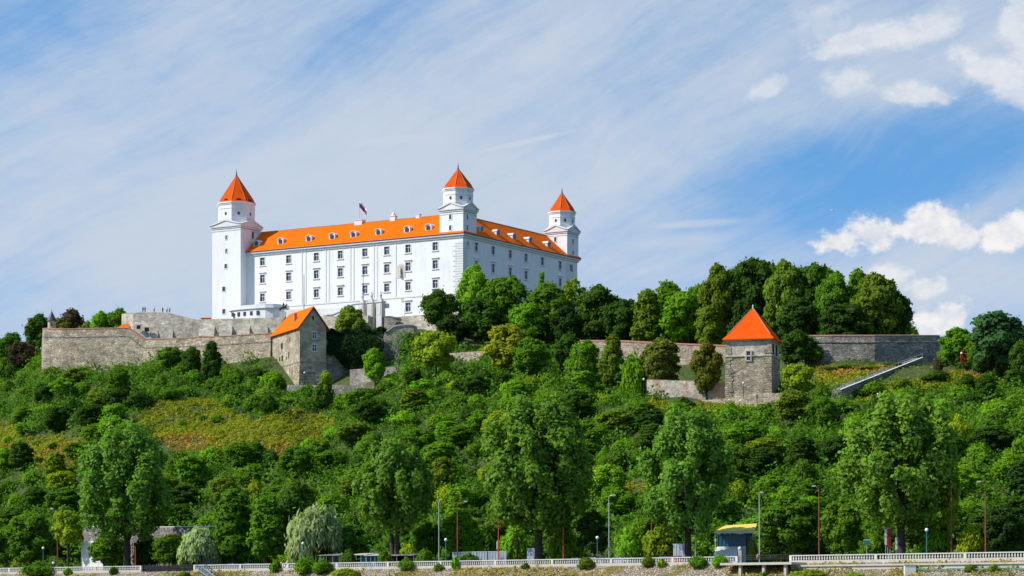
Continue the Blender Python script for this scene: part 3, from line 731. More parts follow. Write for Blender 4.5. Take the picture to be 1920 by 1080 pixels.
rib(up, 252, 297, 604, 640, 808.6, 2.2, 'stonelight'); rib(up, 302, 325, 604, 640, 807.0, 2.0, 'stonelight')
a = P(256, 611, 806); MB().box(a.x, a.x+1.1, 806, 807, a.z-.9, a.z+.2).build('opening', 'dark', up)
a = P(273, 617, 808.2); MB().box(a.x, a.x+1.3, 805.9, 806.8, a.z-.9, a.z+.3).build('opening', 'dark', up)
# buttressed wall below the castle
bw_ = wall_run('buttressed_wall', [at(371, 599, 804.3), at(430, 597.5, 801), at(520, 595, 796), at(600, 593, 791), at(690, 592, 783)], 74, 3, 'stonelight',
               'pale stone retaining wall with sloping buttresses below the castle terrace', 'wall')
for px0, px1, Y in ((374, 403, 803), (412, 436, 801), (445, 469, 799.3), (478, 503, 797.6)): rib(bw_, px0, px1, 606, 632, Y, 2.6, 'stonelight')
x, y, z = P(385, 597, 822)
rh = thing('roof_shed', 'low orange roof strip beside the foot of the tall castle tower', 'shed', (x, y, z-2))
MB().box(x-1, x+1.2, y, y+2, z-2, z).build('wall', 'houseplaster', rh); MB().add([(x-1.5, y-.5, z), (x+1.6, y-.5, z), (x+1.6, y+2.3, z+.6), (x-1.5, y+2.3, z+.6), (x+1.6, y+2.3, z), (x-1.5, y+2.3, z)], [(0, 1, 2, 3), (1, 4, 2), (0, 3, 5), (0, 5, 4, 1), (2, 4, 5, 3)]).build('roof', 'roof', rh)

# white rounded terrace at the tall tower's foot
tx, ty, tz = P(470, 577, 829)
te = thing('terrace', 'white rounded terrace with projecting cornice at the foot of the tall tower', 'terrace', (tx, ty, tz-4))
TT = frame2(tx, ty, (CA, -SA), (SA, CA))
arc = [(-9.5, 7), (-9.2, 2.4), (-8.4, .4), (-6.5, -.8), (-3, -1.2), (3, -1.2), (6.5, -.8), (8.6, .4), (9.6, 2.4), (10, 7)]
MB(TT).prism(arc, tz-5, tz-.6).build('wall', 'white', te)
MB(TT).prism([(a*1.06, b_*1.0-.4) for a, b_ in arc], tz-.6, tz-.15).build('cornice', 'trim', te)
MB(TT).prism([(a*1.02, b_*1.0-.2) for a, b_ in arc], tz-.15, tz+.75).build('parapet', 'trim', te)
for a in (-6.3, -3.9, -1.5, 1.2, 3.8):
    MB(TT).box(a-.5, a+.5, -1.32, -1.1, tz-2.6, tz-1.3).build('opening', 'glass', te)

# equestrian bronze statue
x, y, z = P(531, 588, 812)
st = thing('equestrian_statue', 'dark bronze horse and rider statue on a pale pedestal before the castle', 'statue', (x, y, z-1.5))
MB().box(x-.9, x+.9, y-.6, y+.6, z-2, z+.6).build('pedestal', 'offwhite', st)
def horse_statue():
    me = bpy.data.meshes.new('figure'); V_ = []; E_ = []; Rr = []
    def ch(pts, start=None):
        prev = start
        for px_, pz_, py_, r in pts:
            V_.append((px_, py_, pz_)); Rr.append(r); i_ = len(V_)-1
            if prev is not None: E_.append((prev, i_))
            prev = i_
        return prev
    ch([(-.7, 1.25, 0, .36), (0, 1.3, 0, .36), (.65, 1.5, 0, .36)])
    ch([(.95, 2.1, 0, .22), (1.1, 2.45, 0, .18), (1.42, 2.25, 0, .11)], 2)
    for s in (-.18, .18):
        ch([(-.85, .8, s, .19), (-1.0, .4, s, .1), (-.9, .02, s, .1)], 0)
        ch([(.85, 1.2, s, .16), (1.2, 1.0, s, .09), (1.05, .6, s, .08)], 2)
        ch([(.15, 1.2, s*2.2, .13), (.1, .7, s*2.2, .09)], 1)
    b_ = ch([(0, 1.9, 0, .25), (.02, 2.5, 0, .27), (.05, 2.75, 0, .1), (.08, 2.95, 0, .17)], 1)
    ch([(.3, 2.35, .3, .1), (.6, 2.2, .2, .08)], b_-2); ch([(-1.15, 1.0, 0, .12), (-1.25, .5, 0, .08)], 0)
    me.from_pydata([(x+a, y+b2, z+.6+c) for a, b2, c in V_], [], E_)
    return me, Rr
def skin_object(name, V_, E_, Rr, parent, material, loc):
    me = bpy.data.meshes.new(name); org = ORG[parent.name]
    me.from_pydata([(a-org.x, b_-org.y, c-org.z) for a, b_, c in V_], [], E_)
    o = bpy.data.objects.new(name, me); C.objects.link(o); o.parent = parent
    md = o.modifiers.new('skin', 'SKIN')
    if not me.skin_vertices: me.attributes.new('x', 'FLOAT', 'POINT')
    for i_, r in enumerate(Rr):
        me.skin_vertices[0].data[i_].radius = (r, r); me.skin_vertices[0].data[i_].use_root = i_ == 0
    md.use_smooth_shade = True
    sd = o.modifiers.new('sub', 'SUBSURF'); sd.levels = 1; sd.render_levels = 1
    me.materials.append(M[material]); return o
me, Rr = horse_statue()
skin_object('figure', [tuple(v.co) for v in me.vertices], [tuple(e.vertices) for e in me.edges], Rr, st, 'bronze', None)

# tall dark mast before the castle
for px, y0, y1, Y, lab in ((570, 515, 592, 800, 'tall thin dark mast standing before the castle front behind the gatehouse roof'), (681, 505, 575, 808, 'thin dark mast standing before the castle front above the portal stairs')):
    a, b_ = P(px, y1, Y), P(px, y0, Y)
    o = thing('mast', lab, 'mast', (a.x, a.y, a.z-2)); MB().tube([(a.x, a.y, a.z-2), (b_.x, b_.y, b_.z)], [.14, .08], 8).build('pole', 'blackmetal', o)
    MB().lathe([(.3, a.z-2), (.3, a.z-1.2), (.15, a.z-1.0)], (a.x, a.y), 8).build('base', 'concrete', o)

# entrance portal with steps and statues
def portal():
    ox, oy, oz = P(668, 592, 796)
    po = thing('entrance_portal', 'white baroque portal steps with twin piers and statues at the castle front', 'portal', (ox, oy, oz-6))
    T = frame2(ox, oy, (CA, -SA), (SA, CA))
    zb = oz
    MB(T).box(-19, 11, 2.0, 9, zb-6, zb-.5).build('base', 'offwhite', po)
    s = MB(T)           # curved flank of the stair, rising to the landing
    prof = [(-13, zb-.4), (-13, zb+.8), (-9, zb+1.0), (-5.5, zb+2.0), (-1.8, zb+3.6), (3.5, zb+4.0), (3.5, zb-.4)]
    n = len(prof); s.add([(a, .6, z_) for a, z_ in prof]+[(a, 2.6, z_) for a, z_ in prof], [tuple(range(n)), tuple(range(n, 2*n))]+[(i, (i+1) % n, n+(i+1) % n, n+i) for i in range(n)])
    s.build('stair_flank', 'white', po)
    c = MB(T)
    for (a, za), (b_, zb2) in zip(prof[1:-2], prof[2:-1]):
        c.add([(a, .3, za), (b_, .3, zb2), (b_, 2.9, zb2), (a, 2.9, za), (a, .3, za+.35), (b_, .3, zb2+.35), (b_, 2.9, zb2+.35), (a, 2.9, za+.35)], [(0, 1, 2, 3), (4, 5, 6, 7), (0, 1, 5, 4), (3, 2, 6, 7), (0, 3, 7, 4), (1, 2, 6, 5)])
    c.build('stair_coping', 'trim', po)
    MB(T).box(-3.2, -1.6, .35, .62, zb+.4, zb+2.2).build('window', 'glass', po)
    for i, a in enumerate((2.6, 6.0, 9.4)):
        q = MB(T); w_ = 1.0
        q.box(a-w_, a+w_, -1.4, .6, zb-4.5 if i else zb-.5, zb+3.4); q.box(a-w_-.25, a+w_+.25, -1.65, .85, zb+3.4, zb+3.9); q.box(a-w_*.6, a+w_*.6, -1.0, .2, zb+3.9, zb+4.6)
        q.box(a-w_*.62, a+w_*.62, -1.5, -1.41, zb-.4, zb+2.9)
        pr = q.build('pier', 'offwhite', po)
        f = MB(T); zz = zb+4.6
        f.lathe([(.45, zz), (.38, zz+.7), (.5, zz+1.0), (.36, zz+1.5), (.16, zz+1.7), (.24, zz+1.95), (.18, zz+2.2), (.02, zz+2.3)], (a, -.4), 9); f.tube([T2 for T2 in ((a+.3, -.4, zz+1.2), (a+.75, -.5, zz+1.7), (a+.6, -.5, zz+2.3))], [.16, .12, .08], 6)
        f.build('statue', 'offwhite', pr)
    lv = MB(T); lv.box(3.6, 11, .62, 2.0, zb+1.9, zb+3.2); lv.build('lintel', 'trim', po)
    w2 = MB(T); w2.box(3.9, 5.0, .2, .55, zb-.4, zb+1.8); w2.box(7.0, 8.4, .2, .55, zb-.4, zb+1.8); w2.build('doorway', 'dark', po)
    for a in (-9.5, -7.2): MB(T).add([(a-.9, .55, zb-.3), (a+.9, .55, zb-.3), (a+.9, .55, zb+.35), (a, .55, zb+.7), (a-.9, .55, zb+.35)], [(0, 1, 2, 3, 4)]).build('arched_opening', 'redpanel', po)
portal()
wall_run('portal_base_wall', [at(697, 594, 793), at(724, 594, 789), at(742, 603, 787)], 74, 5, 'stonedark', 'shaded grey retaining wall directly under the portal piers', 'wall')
# plinth wall in front of the castle (stained)
wall_run('forecourt_wall', [at(533, 581, 822), at(600, 579, 815), at(662, 577, 808)], 88, 1., 'offwhite', 'stained pale forecourt wall between the bronze rider and the portal steps', 'wall')
wall_run('ashlar_wall', [at(742, 596, 792), at(800, 592.5, 785), at(860, 590, 778)], 72, 4, 'stonelight', 'pale ashlar wall under the plain castle corner beside the portal', 'wall')
# ruined arch wall
def arch_wall():
    Y = 772.; root_p = P(735, 680, Y)
    o = thing('ruined_wall', 'pale ruined stone wall with curved top beside the bare grey tree', 'wall', tuple(root_p))
    prof = [(708, 690), (712, 645), (722, 625), (738, 613), (752, 610), (775, 610), (778, 640), (800, 645), (800, 690)]
    pts = [(P(a, b_, Y).x, P(a, b_, Y).z) for a, b_ in prof]; n = len(pts)
    MB().add([(a, Y, z_) for a, z_ in pts]+[(a+1, Y+3, z_) for a, z_ in pts], [tuple(range(n)), tuple(range(n, 2*n))]+[(i, (i+1) % n, n+(i+1) % n, n+i) for i in range(n)]).build('wall', 'stonelight', o)
    c = MB()
    for (a, za), (b_, zb) in zip(pts[2:5], pts[3:6]):
        c.add([(a, Y-.25, za), (b_, Y-.25, zb), (b_, Y+1, zb), (a, Y+1, za), (a, Y-.25, za+.35), (b_, Y-.25, zb+.35), (b_, Y+1, zb+.35), (a, Y+1, za+.35)], [(0, 1, 2, 3), (4, 5, 6, 7), (0, 1, 5, 4), (3, 2, 6, 7), (0, 3, 7, 4), (1, 2, 6, 5)])
    c.build('coping', 'offwhite', o)
arch_wall()

# gatehouse with orange gable roof
def gatehouse():
    b1 = R(67); e1 = (-math.cos(b1), math.sin(b1)); e2 = (math.sin(b1), math.cos(b1))
    ox, oy = kx(562)*740, 740.
    T = frame2(ox, oy, e1, e2)        # p: back along the sunlit flank, q: along the shaded gable wall
    L, W = 25.5, 8.0; z0, zm, ze, zt = 56., 70.5, 80.6, 86.5
    g = thing('gatehouse', 'stone gatehouse with orange gable roof and shaded grey gable wall', 'house', (ox, oy, z0))
    lo = MB(T); e = .9
    lo.add([(-e, -e, z0), (L, -e, z0), (L, W, z0), (-e, W, z0), (0, 0, zm), (L, 0, zm), (L, W, zm), (0, W, zm)], [(0, 1, 5, 4), (1, 2, 6, 5), (2, 3, 7, 6), (3, 0, 4, 7), (4, 5, 6, 7), (0, 1, 2, 3)])
    lo.build('lower_wall', 'stone', g)
    w = MB(T)
    w.box(0.02, L, .02, W-.02, zm, ze)
    w.add([(.02, .02, ze), (.02, W-.02, ze), (.02, W/2, zt-.25), (L, .02, ze), (L, W-.02, ze), (L, W/2, zt-.25)], [(0, 1, 2), (3, 5, 4)])
    w.build('wall', 'houseplaster', g)
    MB(T).box(-.1, L, -.1, W+.1, zm-.15, zm+.2).build('string_course', 'stone', g)
    r = MB(T); ov = .7; th = .22; fl = .9
    pr = [(-ov, ze-.35), (W/2, zt), (W+ov, ze-.35)]
    hip = 4.5
    for zz in (0,):
        r.add([(-ov, -ov, ze-.4), (L+ov, -ov, ze-.4), (L+ov-hip, W/2, zt), (-ov, W/2, zt), (-ov, W+ov, ze-.4), (L+ov, W+ov, ze-.4),
               (-ov, -ov, ze-.4-th), (L+ov, -ov, ze-.4-th), (-ov, W/2, zt-th-.1), (-ov, W+ov, ze-.4-th), (L+ov, W+ov, ze-.4-th)],
              [(0, 1, 2, 3), (3, 2, 5, 4), (1, 5, 2), (0, 3, 8, 6), (3, 4, 9, 8), (0, 6, 7, 1), (4, 5, 10, 9), (1, 7, 10, 5)])
    rf2 = r.build('roof', 'roof', g)
    MB(T).box(8.2, 9.0, 1.1, 1.9, ze+1, zt-1.2).build('chimney', 'brick', rf2)
    MB(T).box(-ov-.08, -ov+.1, -ov, W+ov, ze-.75, ze-.62)
    def win(parent_name, face, a, z, w_, h_, framed=True):
        q = MB(T)
        if face == 'g': q.box(-.06, .0, a-w_, a+w_, z-h_, z+h_)
        else: q.box(a-w_, a+w_, -.06, 0., z-h_, z+h_)
        o = q.build('window', 'glass' if framed else 'dark', g)
        if framed:
            f = MB(T); t_ = .18
            for x0, x1, a0, a1 in ((-w_-t_, -w_, -h_-t_, h_+t_), (w_, w_+t_, -h_-t_, h_+t_), (-w_, w_, h_, h_+t_), (-w_, w_, -h_-t_, -h_), (-.05, .05, -h_, h_), (-w_, w_, .1, .2)):
                f.box(-.12, -.061, a+x0, a+x1, z+a0, z+a1)
            f.build('window_frame', 'frame', o)
    win('w', 'g', 4.4, 78.2, .62, .95); win('w', 'g', 4.4, 74.6, .62, .95); win('w', 'g', 4.0, 83.2, .28, .5, False)
    for a, z_, w_, h_ in ((9, 77.6, .35, .6), (16.5, 76.5, .75, .8), (10, 73.2, .35, .8), (12, 72.6, .3, .4), (16.2, 72.9, .6, .8), (18.5, 72.8, .5, .6), (21.5, 72.2, .55, .9)): win('w', 'l', a, z_, w_, h_, False)
    # shaded flank wall running on from the gable, its top under ivy
    return T, e1, e2
TG, ge1, ge2 = gatehouse()
def tg(q, z, back=0.): p = TG(back, q, z); return (p[0], p[1], z)
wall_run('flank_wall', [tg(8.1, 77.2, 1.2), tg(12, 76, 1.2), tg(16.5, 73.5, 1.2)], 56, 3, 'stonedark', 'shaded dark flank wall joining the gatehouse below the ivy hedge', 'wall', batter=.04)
wall_run('ivy_terrace_wall', [at(604, 640, 752), at(650, 640, 750), at(720, 640, 746)], 60, 5, 'stonedark', 'dark terrace wall almost hidden under hanging ivy', 'wall')
wall_run('stained_wall', [at(656, 693, 732), at(700, 690, 729), at(742, 688, 727)], 56, 1.5, 'stonerust', 'low pale wall with rust streaks under the ivy terrace', 'wall')
wall_run('low_terrace_wall', [at(536, 722, 733), at(541, 722, 726), at(600, 722, 721), at(740, 722, 712)], 50, 1.2, 'stonedark', 'low grey parapet wall in front of the gatehouse foot', 'wall', batter=.03)

# middle terraces under the castle
wall_run('pink_wall', [at(760, 668, 742), at(820, 664, 735), at(905, 658, 727)], 56, 1.5, 'stonepink', 'pinkish terrace wall peeping through the shrubs below the castle corner', 'wall')
wall_run('pink_low_wall', [at(770, 716, 708), at(850, 712, 700), at(900, 708, 695)], 48, 1.5, 'stonepink', 'lower pinkish wall fragment in the shrubs beneath the yellow-green tree', 'wall')
wall_run('brown_wall', [at(905, 690, 712), at(980, 688, 706), at(1080, 690, 700)], 50, 1.5, 'stonepink', 'brown masonry wall behind the rounded yellow-olive tree', 'wall')
wall_run('long_pink_wall', [at(1075, 640, 704), at(1170, 641, 695), at(1265, 646, 687), at(1362, 650, 680)], 52, 2, 'stonepink', 'long pinkish wall with brick coping running up to the square tower', 'wall', coping='brick', cop_h=.5)
wall_run('streaked_wall', [at(1200, 712, 664), at(1225, 712, 652), at(1300, 714, 645), at(1365, 718, 640)], 46, 1.2, 'stonerust', 'lower stone wall with rust streaks beside the square tower foot', 'wall')
wall_run('tower_terrace_wall', [at(1295, 752, 634), at(1375, 746, 624), at(1380, 737, 622), at(1470, 737, 615), at(1474, 737, 630)], 44, 1.2, 'stonetower', 'low terrace wall on which the square tower appears to stand', 'wall')

# square stone tower
def square_tower():
    be = R(16.5); e1 = (-math.cos(be), math.sin(be)); e2 = (math.sin(be), math.cos(be))
    ox, oy = kx(1446)*632, 632.
    T = frame2(ox, oy, e1, e2); W = 11.3
    z0, zs, ze, zt = 46., 61.6, 65.9, 74.2
    g = thing('square_tower', 'square stone tower with orange pyramid roof standing alone on the slope', 'tower', (ox, oy, z0))
    MB(T).box(.12, W-.12, .12, W-.12, zs+.3, ze-.5).build('upper_wall', 'stonelight', g)
    MB(T).box(-.22, W+.22, -.22, W+.22, zs, zs+.3).build('string_course', 'stonelight', g)
    q = MB(T).box(0, W, 0, W, z0, zs)
    z = z0+5; i = 0
    rnd = random.Random(4)
    while z < ze-.9:
        h_ = rnd.uniform(.42, .62)
        if not zs-.5 < z < zs+.4:
            for (lo, hi) in ((-.14, rnd.uniform(1.0, 2.0)), (W-rnd.uniform(1.0, 2.0), W+.14)): q.box(lo, hi, -.14 if z < zs else -.02, -.003 if z < zs else .118, z, z+h_-.07)
            q.box(-.14, -.003 if z < zs else .118, -.0, rnd.uniform(.8, 1.7), z, z+h_-.07)
        z += h_; i += 1
    q.build('wall', 'stonetower', g)
    MB(T).box(-.3, W+.3, -.3, W+.3, ze-.5, ze-.2).build('cornice', 'stonelight', g)
    r = MB(T); o = .75
    sq = [(-o, -o), (W+o, -o), (W+o, W+o), (-o, W+o)]
    r.prism(sq, ze-.2, ze+.05); 
    fl = [(W/2+(a-W/2)*.82, W/2+(b_-W/2)*.82) for a, b_ in sq]
    r.prism(sq, ze+.051, ze+1.1, 0, .84); r.cone([(W/2+(a-W/2)*.84, W/2+(b_-W/2)*.84) for a, b_ in sq], ze+1.1, (W/2, W/2, zt))
    for a, b_ in [(W/2+(a-W/2)*.84, W/2+(b_-W/2)*.84) for a, b_ in sq]: r.tube([(a, b_, ze+1.1), (W/2, W/2, zt)], [.14, .1], 6, 1)
    rr_ = r.build('roof', ['roof2', 'brick'], g)
    MB(T).lathe([(.25, zt-.3), (.16, zt+.2), (.2, zt+.45), (.03, zt+.8)], (W/2, W/2), 8).build('finial', 'offwhite', rr_)
    w = MB(T); w.box(5.1, 6.1, -.03, .1, zs-.9, zs+1.3); wo = w.build('window', 'glass', g)
    f = MB(T)
    for x0, x1, a0, a1 in ((4.8, 5.1, zs-1.1, zs+1.55), (6.1, 6.4, zs-1.1, zs+1.55), (5.1, 6.1, zs+1.3, zs+1.55), (4.7, 6.5, zs-1.2, zs-.9)): f.box(x0, x1, -.27, -.005, a0, a1)
    f.build('window_frame', 'stonelight', wo)
    for a in (2.2, 6.6): MB(T).box(-.02, .1, a, a+1.4, zs+.7, ze-1.0).build('window', 'glass', g)
square_tower()
# wall and stairs to the right of the tower
wr = wall_run('rampart_wall', [at(1508, 631, 653), at(1560, 630.5, 650), at(1640, 630.5, 648), at(1762, 630.5, 653)], 52, 2.5, 'stonedark', 'long grey rampart wall in shade under the dense park trees', 'wall', coping='brick', cop_h=.5, parapet=1.6)  # tree shade on this wall is put into its darker stone
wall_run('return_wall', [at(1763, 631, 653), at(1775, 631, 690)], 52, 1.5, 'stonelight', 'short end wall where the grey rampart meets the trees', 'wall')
def stairs():
    a, b_ = P(1575, 732, 592), P(1728, 672, 645)
    o = thing('stone_stairs', 'long flight of grey stone stairs climbing beside the rampart wall', 'stairs', tuple(a))
    n = 46
    s = MB(); d = Vector((b_.x-a.x, b_.y-a.y)).normalized(); nn = Vector((-d.y, d.x))
    W_ = 2.0
    for i in range(n):
        p = a.lerp(b_, i/n); q = a.lerp(b_, (i+1)/n)
        s.add([(p.x, p.y, p.z-4), (q.x, q.y, p.z-4), (q.x+nn.x*W_, q.y+nn.y*W_, p.z-4), (p.x+nn.x*W_, p.y+nn.y*W_, p.z-4), (p.x, p.y, q.z), (q.x, q.y, q.z), (q.x+nn.x*W_, q.y+nn.y*W_, q.z), (p.x+nn.x*W_, p.y+nn.y*W_, q.z)],
              [(4, 5, 6, 7), (0, 1, 5, 4), (2, 3, 7, 6), (3, 0, 4, 7), (1, 2, 6, 5)])
    s.build('steps', 'stonedark', o)
    pw = MB()
    for off in (-.3,):
        A = [(a.x+nn.x*off, a.y+nn.y*off, a.z), (b_.x+nn.x*off, b_.y+nn.y*off, b_.z)]
        vs = []
        for x, y, z in A: vs += [(x, y, z-7), (x, y, z+.15), (x+nn.x*.35, y+nn.y*.35, z+.15), (x+nn.x*.35, y+nn.y*.35, z-7)]
        pw.add(vs, [(i, 4+i, 4+(i+1) % 4, (i+1) % 4) for i in range(4)]+[(0, 1, 2, 3), (4, 7, 6, 5)])
    pw.build('side_wall', 'stonedark', o)
    cp = MB()
    for off in (-.4,):
        A = [(a.x+nn.x*off, a.y+nn.y*off, a.z), (b_.x+nn.x*off, b_.y+nn.y*off, b_.z)]; vs = []
        for x, y, z in A: vs += [(x, y, z+.16), (x, y, z+.28), (x+nn.x*.5, y+nn.y*.5, z+.28), (x+nn.x*.5, y+nn.y*.5, z+.16)]
        cp.add(vs, [(i, 4+i, 4+(i+1) % 4, (i+1) % 4) for i in range(4)]+[(0, 1, 2, 3), (4, 7, 6, 5)])
    cp.build('coping', 'concretelight', o)
    hr = MB(); off = -.15
    A0 = Vector((a.x+nn.x*off, a.y+nn.y*off, a.z+1.2)); B0 = Vector((b_.x+nn.x*off, b_.y+nn.y*off, b_.z+1.2)); hr.tube([A0, B0], [.06]*2, 6)
    for i in range(14): q = A0.lerp(B0, i/13); hr.tube([q, q-Vector((0, 0, 1.0))], [.035]*2, 5)
    hr.build('handrail', 'galv', o)
stairs()
wall_run('stair_foot_wall', [at(1535, 718, 622), at(1580, 721, 610), at(1640, 716, 605)], 48, 1.5, 'stoneshade', 'low dark wall at the foot of the stone stairs', 'wall')
#@@river
# ------------------------------------------------------------------ riverside
def vz(px, v): x, y = G(px, v); return Vector((x, y, H(x, y)))
def balustrade(pa, pb, label, individual=100, skip=0.):
    A, B = vz(pa, 0.), vz(pb, 0.)
    A.z = B.z = 7.7
    o = thing('balustrade', label, 'balustrade', tuple(A), 'balustrades along the embankment')
    d = (B-A); L = d.length; d.normalize(); T = frame2(A.x, A.y, (d.x, d.y), (-d.y, d.x))
    MB(T).box(0, L, -.2, .2, 7.2, 7.98).build('base', 'concrete', o)
    MB(T).box(0, L, -.2, .2, 8.72, 8.88).build('rail', 'balustrade', o)
    n = int(L/13.0)
    pil = None
    for i in range(n+1):
        x = .25+(L-.5)*i/max(n, 1)
        if pil is None:
            pil = MB().box(-.25, .25, -.19, .19, 7.99, 8.71).build('pillar', 'balustrade', o)
            me = pil.data; me.transform(Matrix.Translation(ORG[o.name]))   # keep mesh about its own origin
            pil.rotation_euler = (0, 0, math.atan2(d.y, d.x)); q = pil
        else: q = part_copy(pil, o)
        w_ = T(x, 0, 0); q.location = (w_[0]-A.x, w_[1]-A.y, -ORG[o.name].z)
    xs = []
    x = .8
    while x < L-.6:
        if min(abs(x-(.25+(L-.5)*i/max(n, 1))) for i in range(n+1)) > .42: xs.append(x)
        x += .52
    xs.reverse()                             # the near (right hand) end first
    prof = [(.09, 7.981), (.09, 8.05), (.14, 8.18), (.155, 8.3), (.09, 8.5), (.1, 8.62), (.12, 8.719)]
    bal = None
    for x in xs[:individual]:
        if bal is None:
            bal = MB().lathe(prof, (0, 0), 8).build('baluster', 'balustrade', o); bal.data.transform(Matrix.Translation(ORG[o.name])); q = bal
        else: q = part_copy(bal, o)
        w_ = T(x, 0, 0); q.location = (w_[0]-A.x, w_[1]-A.y, -ORG[o.name].z)
    rest = MB(T)
    for x in xs[individual:]: rest.lathe(prof, (x, 0), 6)
    if len(xs) > individual: rest.build('balusters', 'balustrade', o)['kind'] = 'stuff'
    return o
balustrade(-60, 266, 'short white balustrade between the tall dark poplar and the frame edge')
balustrade(364, 1384, 'longest white balustrade along the river promenade under the poplars')
balustrade(1481, 1990, 'white balustrade standing on the grey concrete quay wall')
def metal_railing(pa, pb, label, v=0.):
    A, B = vz(pa, v), vz(pb, v); A.z = B.z = 7.8
    o = thing('metal_railing', label, 'railing', tuple(A), 'metal railings along the embankment')
    d = B-A; L = d.length; d.normalize(); T = frame2(A.x, A.y, (d.x, d.y), (-d.y, d.x))
    n = max(2, int(L/2.2))
    for z in (8.3, 8.6, 8.95): MB(T).tube([(0, 0, z), (L, 0, z)], [.035]*2, 6).build('rail', 'blackmetal', o)
    for i in range(n+1): MB(T).tube([(L*i/n, 0, 7.7), (L*i/n, 0, 8.95)], [.04]*2, 6).build('post', 'blackmetal', o)
    return o
metal_railing(269, 362, 'black metal railing closing the gap between two white balustrades')
metal_railing(1386, 1480, 'thin metal railing on the low landing slab by the yellow roof')
# dark board closing the left gap
A, B = vz(270, .4), vz(361, .4); d = (B-A); L = d.length; d.normalize(); T = frame2(A.x, A.y, (d.x, d.y), (-d.y, d.x))
o = thing('screen_panel', 'dark screen panel standing behind the black metal railing', 'panel', (A.x, A.y, 7.6)); MB(T).box(0, L, 0, .12, 7.7, 8.85).build('panel', 'blackmetal', o)
for i in range(5): MB(T).box(L*i/4-.08, L*i/4+.08, .121, .25, 7.6, 8.9).build('post', 'blackmetal', o)
# landing slab with pillars
A, B = vz(1368, -4.5), vz(1484, -4.5); d = B-A; L = d.length; d.normalize(); T = frame2(A.x, A.y, (d.x, d.y), (-d.y, d.x))
o = thing('landing_slab', 'grey concrete landing slab on short pillars below the yellow roofed pavilion', 'landing', (A.x, A.y, 5))
MB(T).box(-2, L, 0, 4.7, 7.25, 7.65).build('slab', 'concrete', o)
for a in (1.5, L*.5, L*.85): MB(T).box(a, a+.5, .5, 1., 3, 7.25).build('pillar', 'concrete', o)
MB(T).box(-1, L-.5, 3.6, 4.2, 3, 7.24).build('back_wall', 'blackmetal', o)  # black box standing in for the shade under the slab
# quay wall at the right
A, B = vz(1484, -2.0), vz(2000, -2.0); d = B-A; L = d.length; d.normalize(); T = frame2(A.x, A.y, (d.x, d.y), (-d.y, d.x))
o = thing('quay_wall', 'grey concrete quay wall carrying the balustrade with a ledge line', 'quay wall', (A.x, A.y, 4))
MB(T).box(0, L, -.05, 1, 3.5, 6.9).build('wall', 'concrete', o); MB(T).box(0, L, -.3, 2.0, 6.9, 7.18).build('ledge', 'concrete', o)
A, B = vz(1690, -3.1), vz(2000, -3.1); pts = [(A.lerp(B, i/12)) for i in range(13)]
o = thing('green_pipe', 'thin green pipe running along the bank under the quay wall', 'pipe', (A.x, A.y, 6)); MB().tube([(p.x, p.y, 6.2+.08*math.sin(i*1.9)) for i, p in enumerate(pts)], [.09]*13, 8).build('pipe', 'greenpipe', o)
for p in pts[::3]: MB().box(p.x-.06, p.x+.06, p.y-.06, p.y+.06, 5.0, 6.1).build('post', 'greenpipe', o)
x, y, z = vz(1706, -3.4); o = thing('outfall_block', 'square concrete outfall block at the quay wall start', 'block', (x, y, z))
MB().box(x-.9, x+.9, y-.6, y+.6, z-1, z+1.3).build('body', 'concretelight', o); MB().box(x-1., x+1., y-.7, y+.7, z+1.3, z+1.45).build('cap', 'concrete', o); MB().lathe([(.35, z+.25), (.35, z+.26)], (x+1.0, y-.65), 10)
# gangway
A, B = vz(376, -1.), vz(420, -11.); o = thing('gangway', 'dark gangway ramp descending from the balustrade gap to the water', 'gangway', (A.x, A.y, A.z-1))
A.z = 8.0; B.z = 4.2; d = (B-A).normalized(); sd = Vector((-d.y, d.x, 0)).normalized()*.9
MB().add([tuple(A-sd), tuple(A+sd), tuple(B+sd), tuple(B-sd)]+[tuple(q+Vector((0, 0, .2))) for q in (A-sd, A+sd, B+sd, B-sd)], [(0, 1, 2, 3), (4, 5, 6, 7), (0, 1, 5, 4), (1, 2, 6, 5), (2, 3, 7, 6), (3, 0, 4, 7)]).build('deck', 'greymetal', o)
for s in (-1, 1):
    g = MB(); up_ = Vector((0, 0, 1.05))
    g.tube([A+sd*s+up_, B+sd*s+up_], [.05]*2, 6); g.tube([A+sd*s+up_*.55, B+sd*s+up_*.55], [.04]*2, 6)
    for i in range(8): q = A.lerp(B, i/7)+sd*s; g.tube([q, q+up_], [.04]*2, 6)
    g.build('handrail', 'blackmetal', o)

# lamps
def globe_lamp(px, py_top, v, label):
    b_ = vz(px, v); top = (HY-py_top)/F*b_.y
    o = thing('globe_lamp', label, 'lamp', tuple(b_), 'globe lamps along the promenade')
    MB().lathe([(.16, b_.z), (.16, b_.z+.5), (.085, b_.z+.6), (.07, top-.55), (.13, top-.5), (.13, top-.42)], (b_.x, b_.y), 10).build('post', 'teal', o)
    r = .30; MB().lathe([(.05, top-2*r+.0)]+[(r*math.sin(R(a)), top-r-r*math.cos(R(a))) for a in range(20, 180, 20)]+[(.03, top)], (b_.x, b_.y), 14).build('globe', 'globe', o, smooth=True)
for px, py, v, lab in ((81, 1025, 2, 'teal globe lamp behind the short white balustrade among yellow-green trees'), (100, 1053, .9, 'low globe lamp whose white ball peeps just over the short balustrade'), (568, 1016, 2, 'teal globe lamp beside the silvery willow'),
                       (836, 1009, 2, 'teal globe lamp between the grey mast and brown street light'), (1120, 1005, 2, 'teal globe lamp in front of the parked cars'),
                       (1737.5, 990, 2, 'teal globe lamp near the tallest poplar by the quay wall')): globe_lamp(px, py, v, lab)
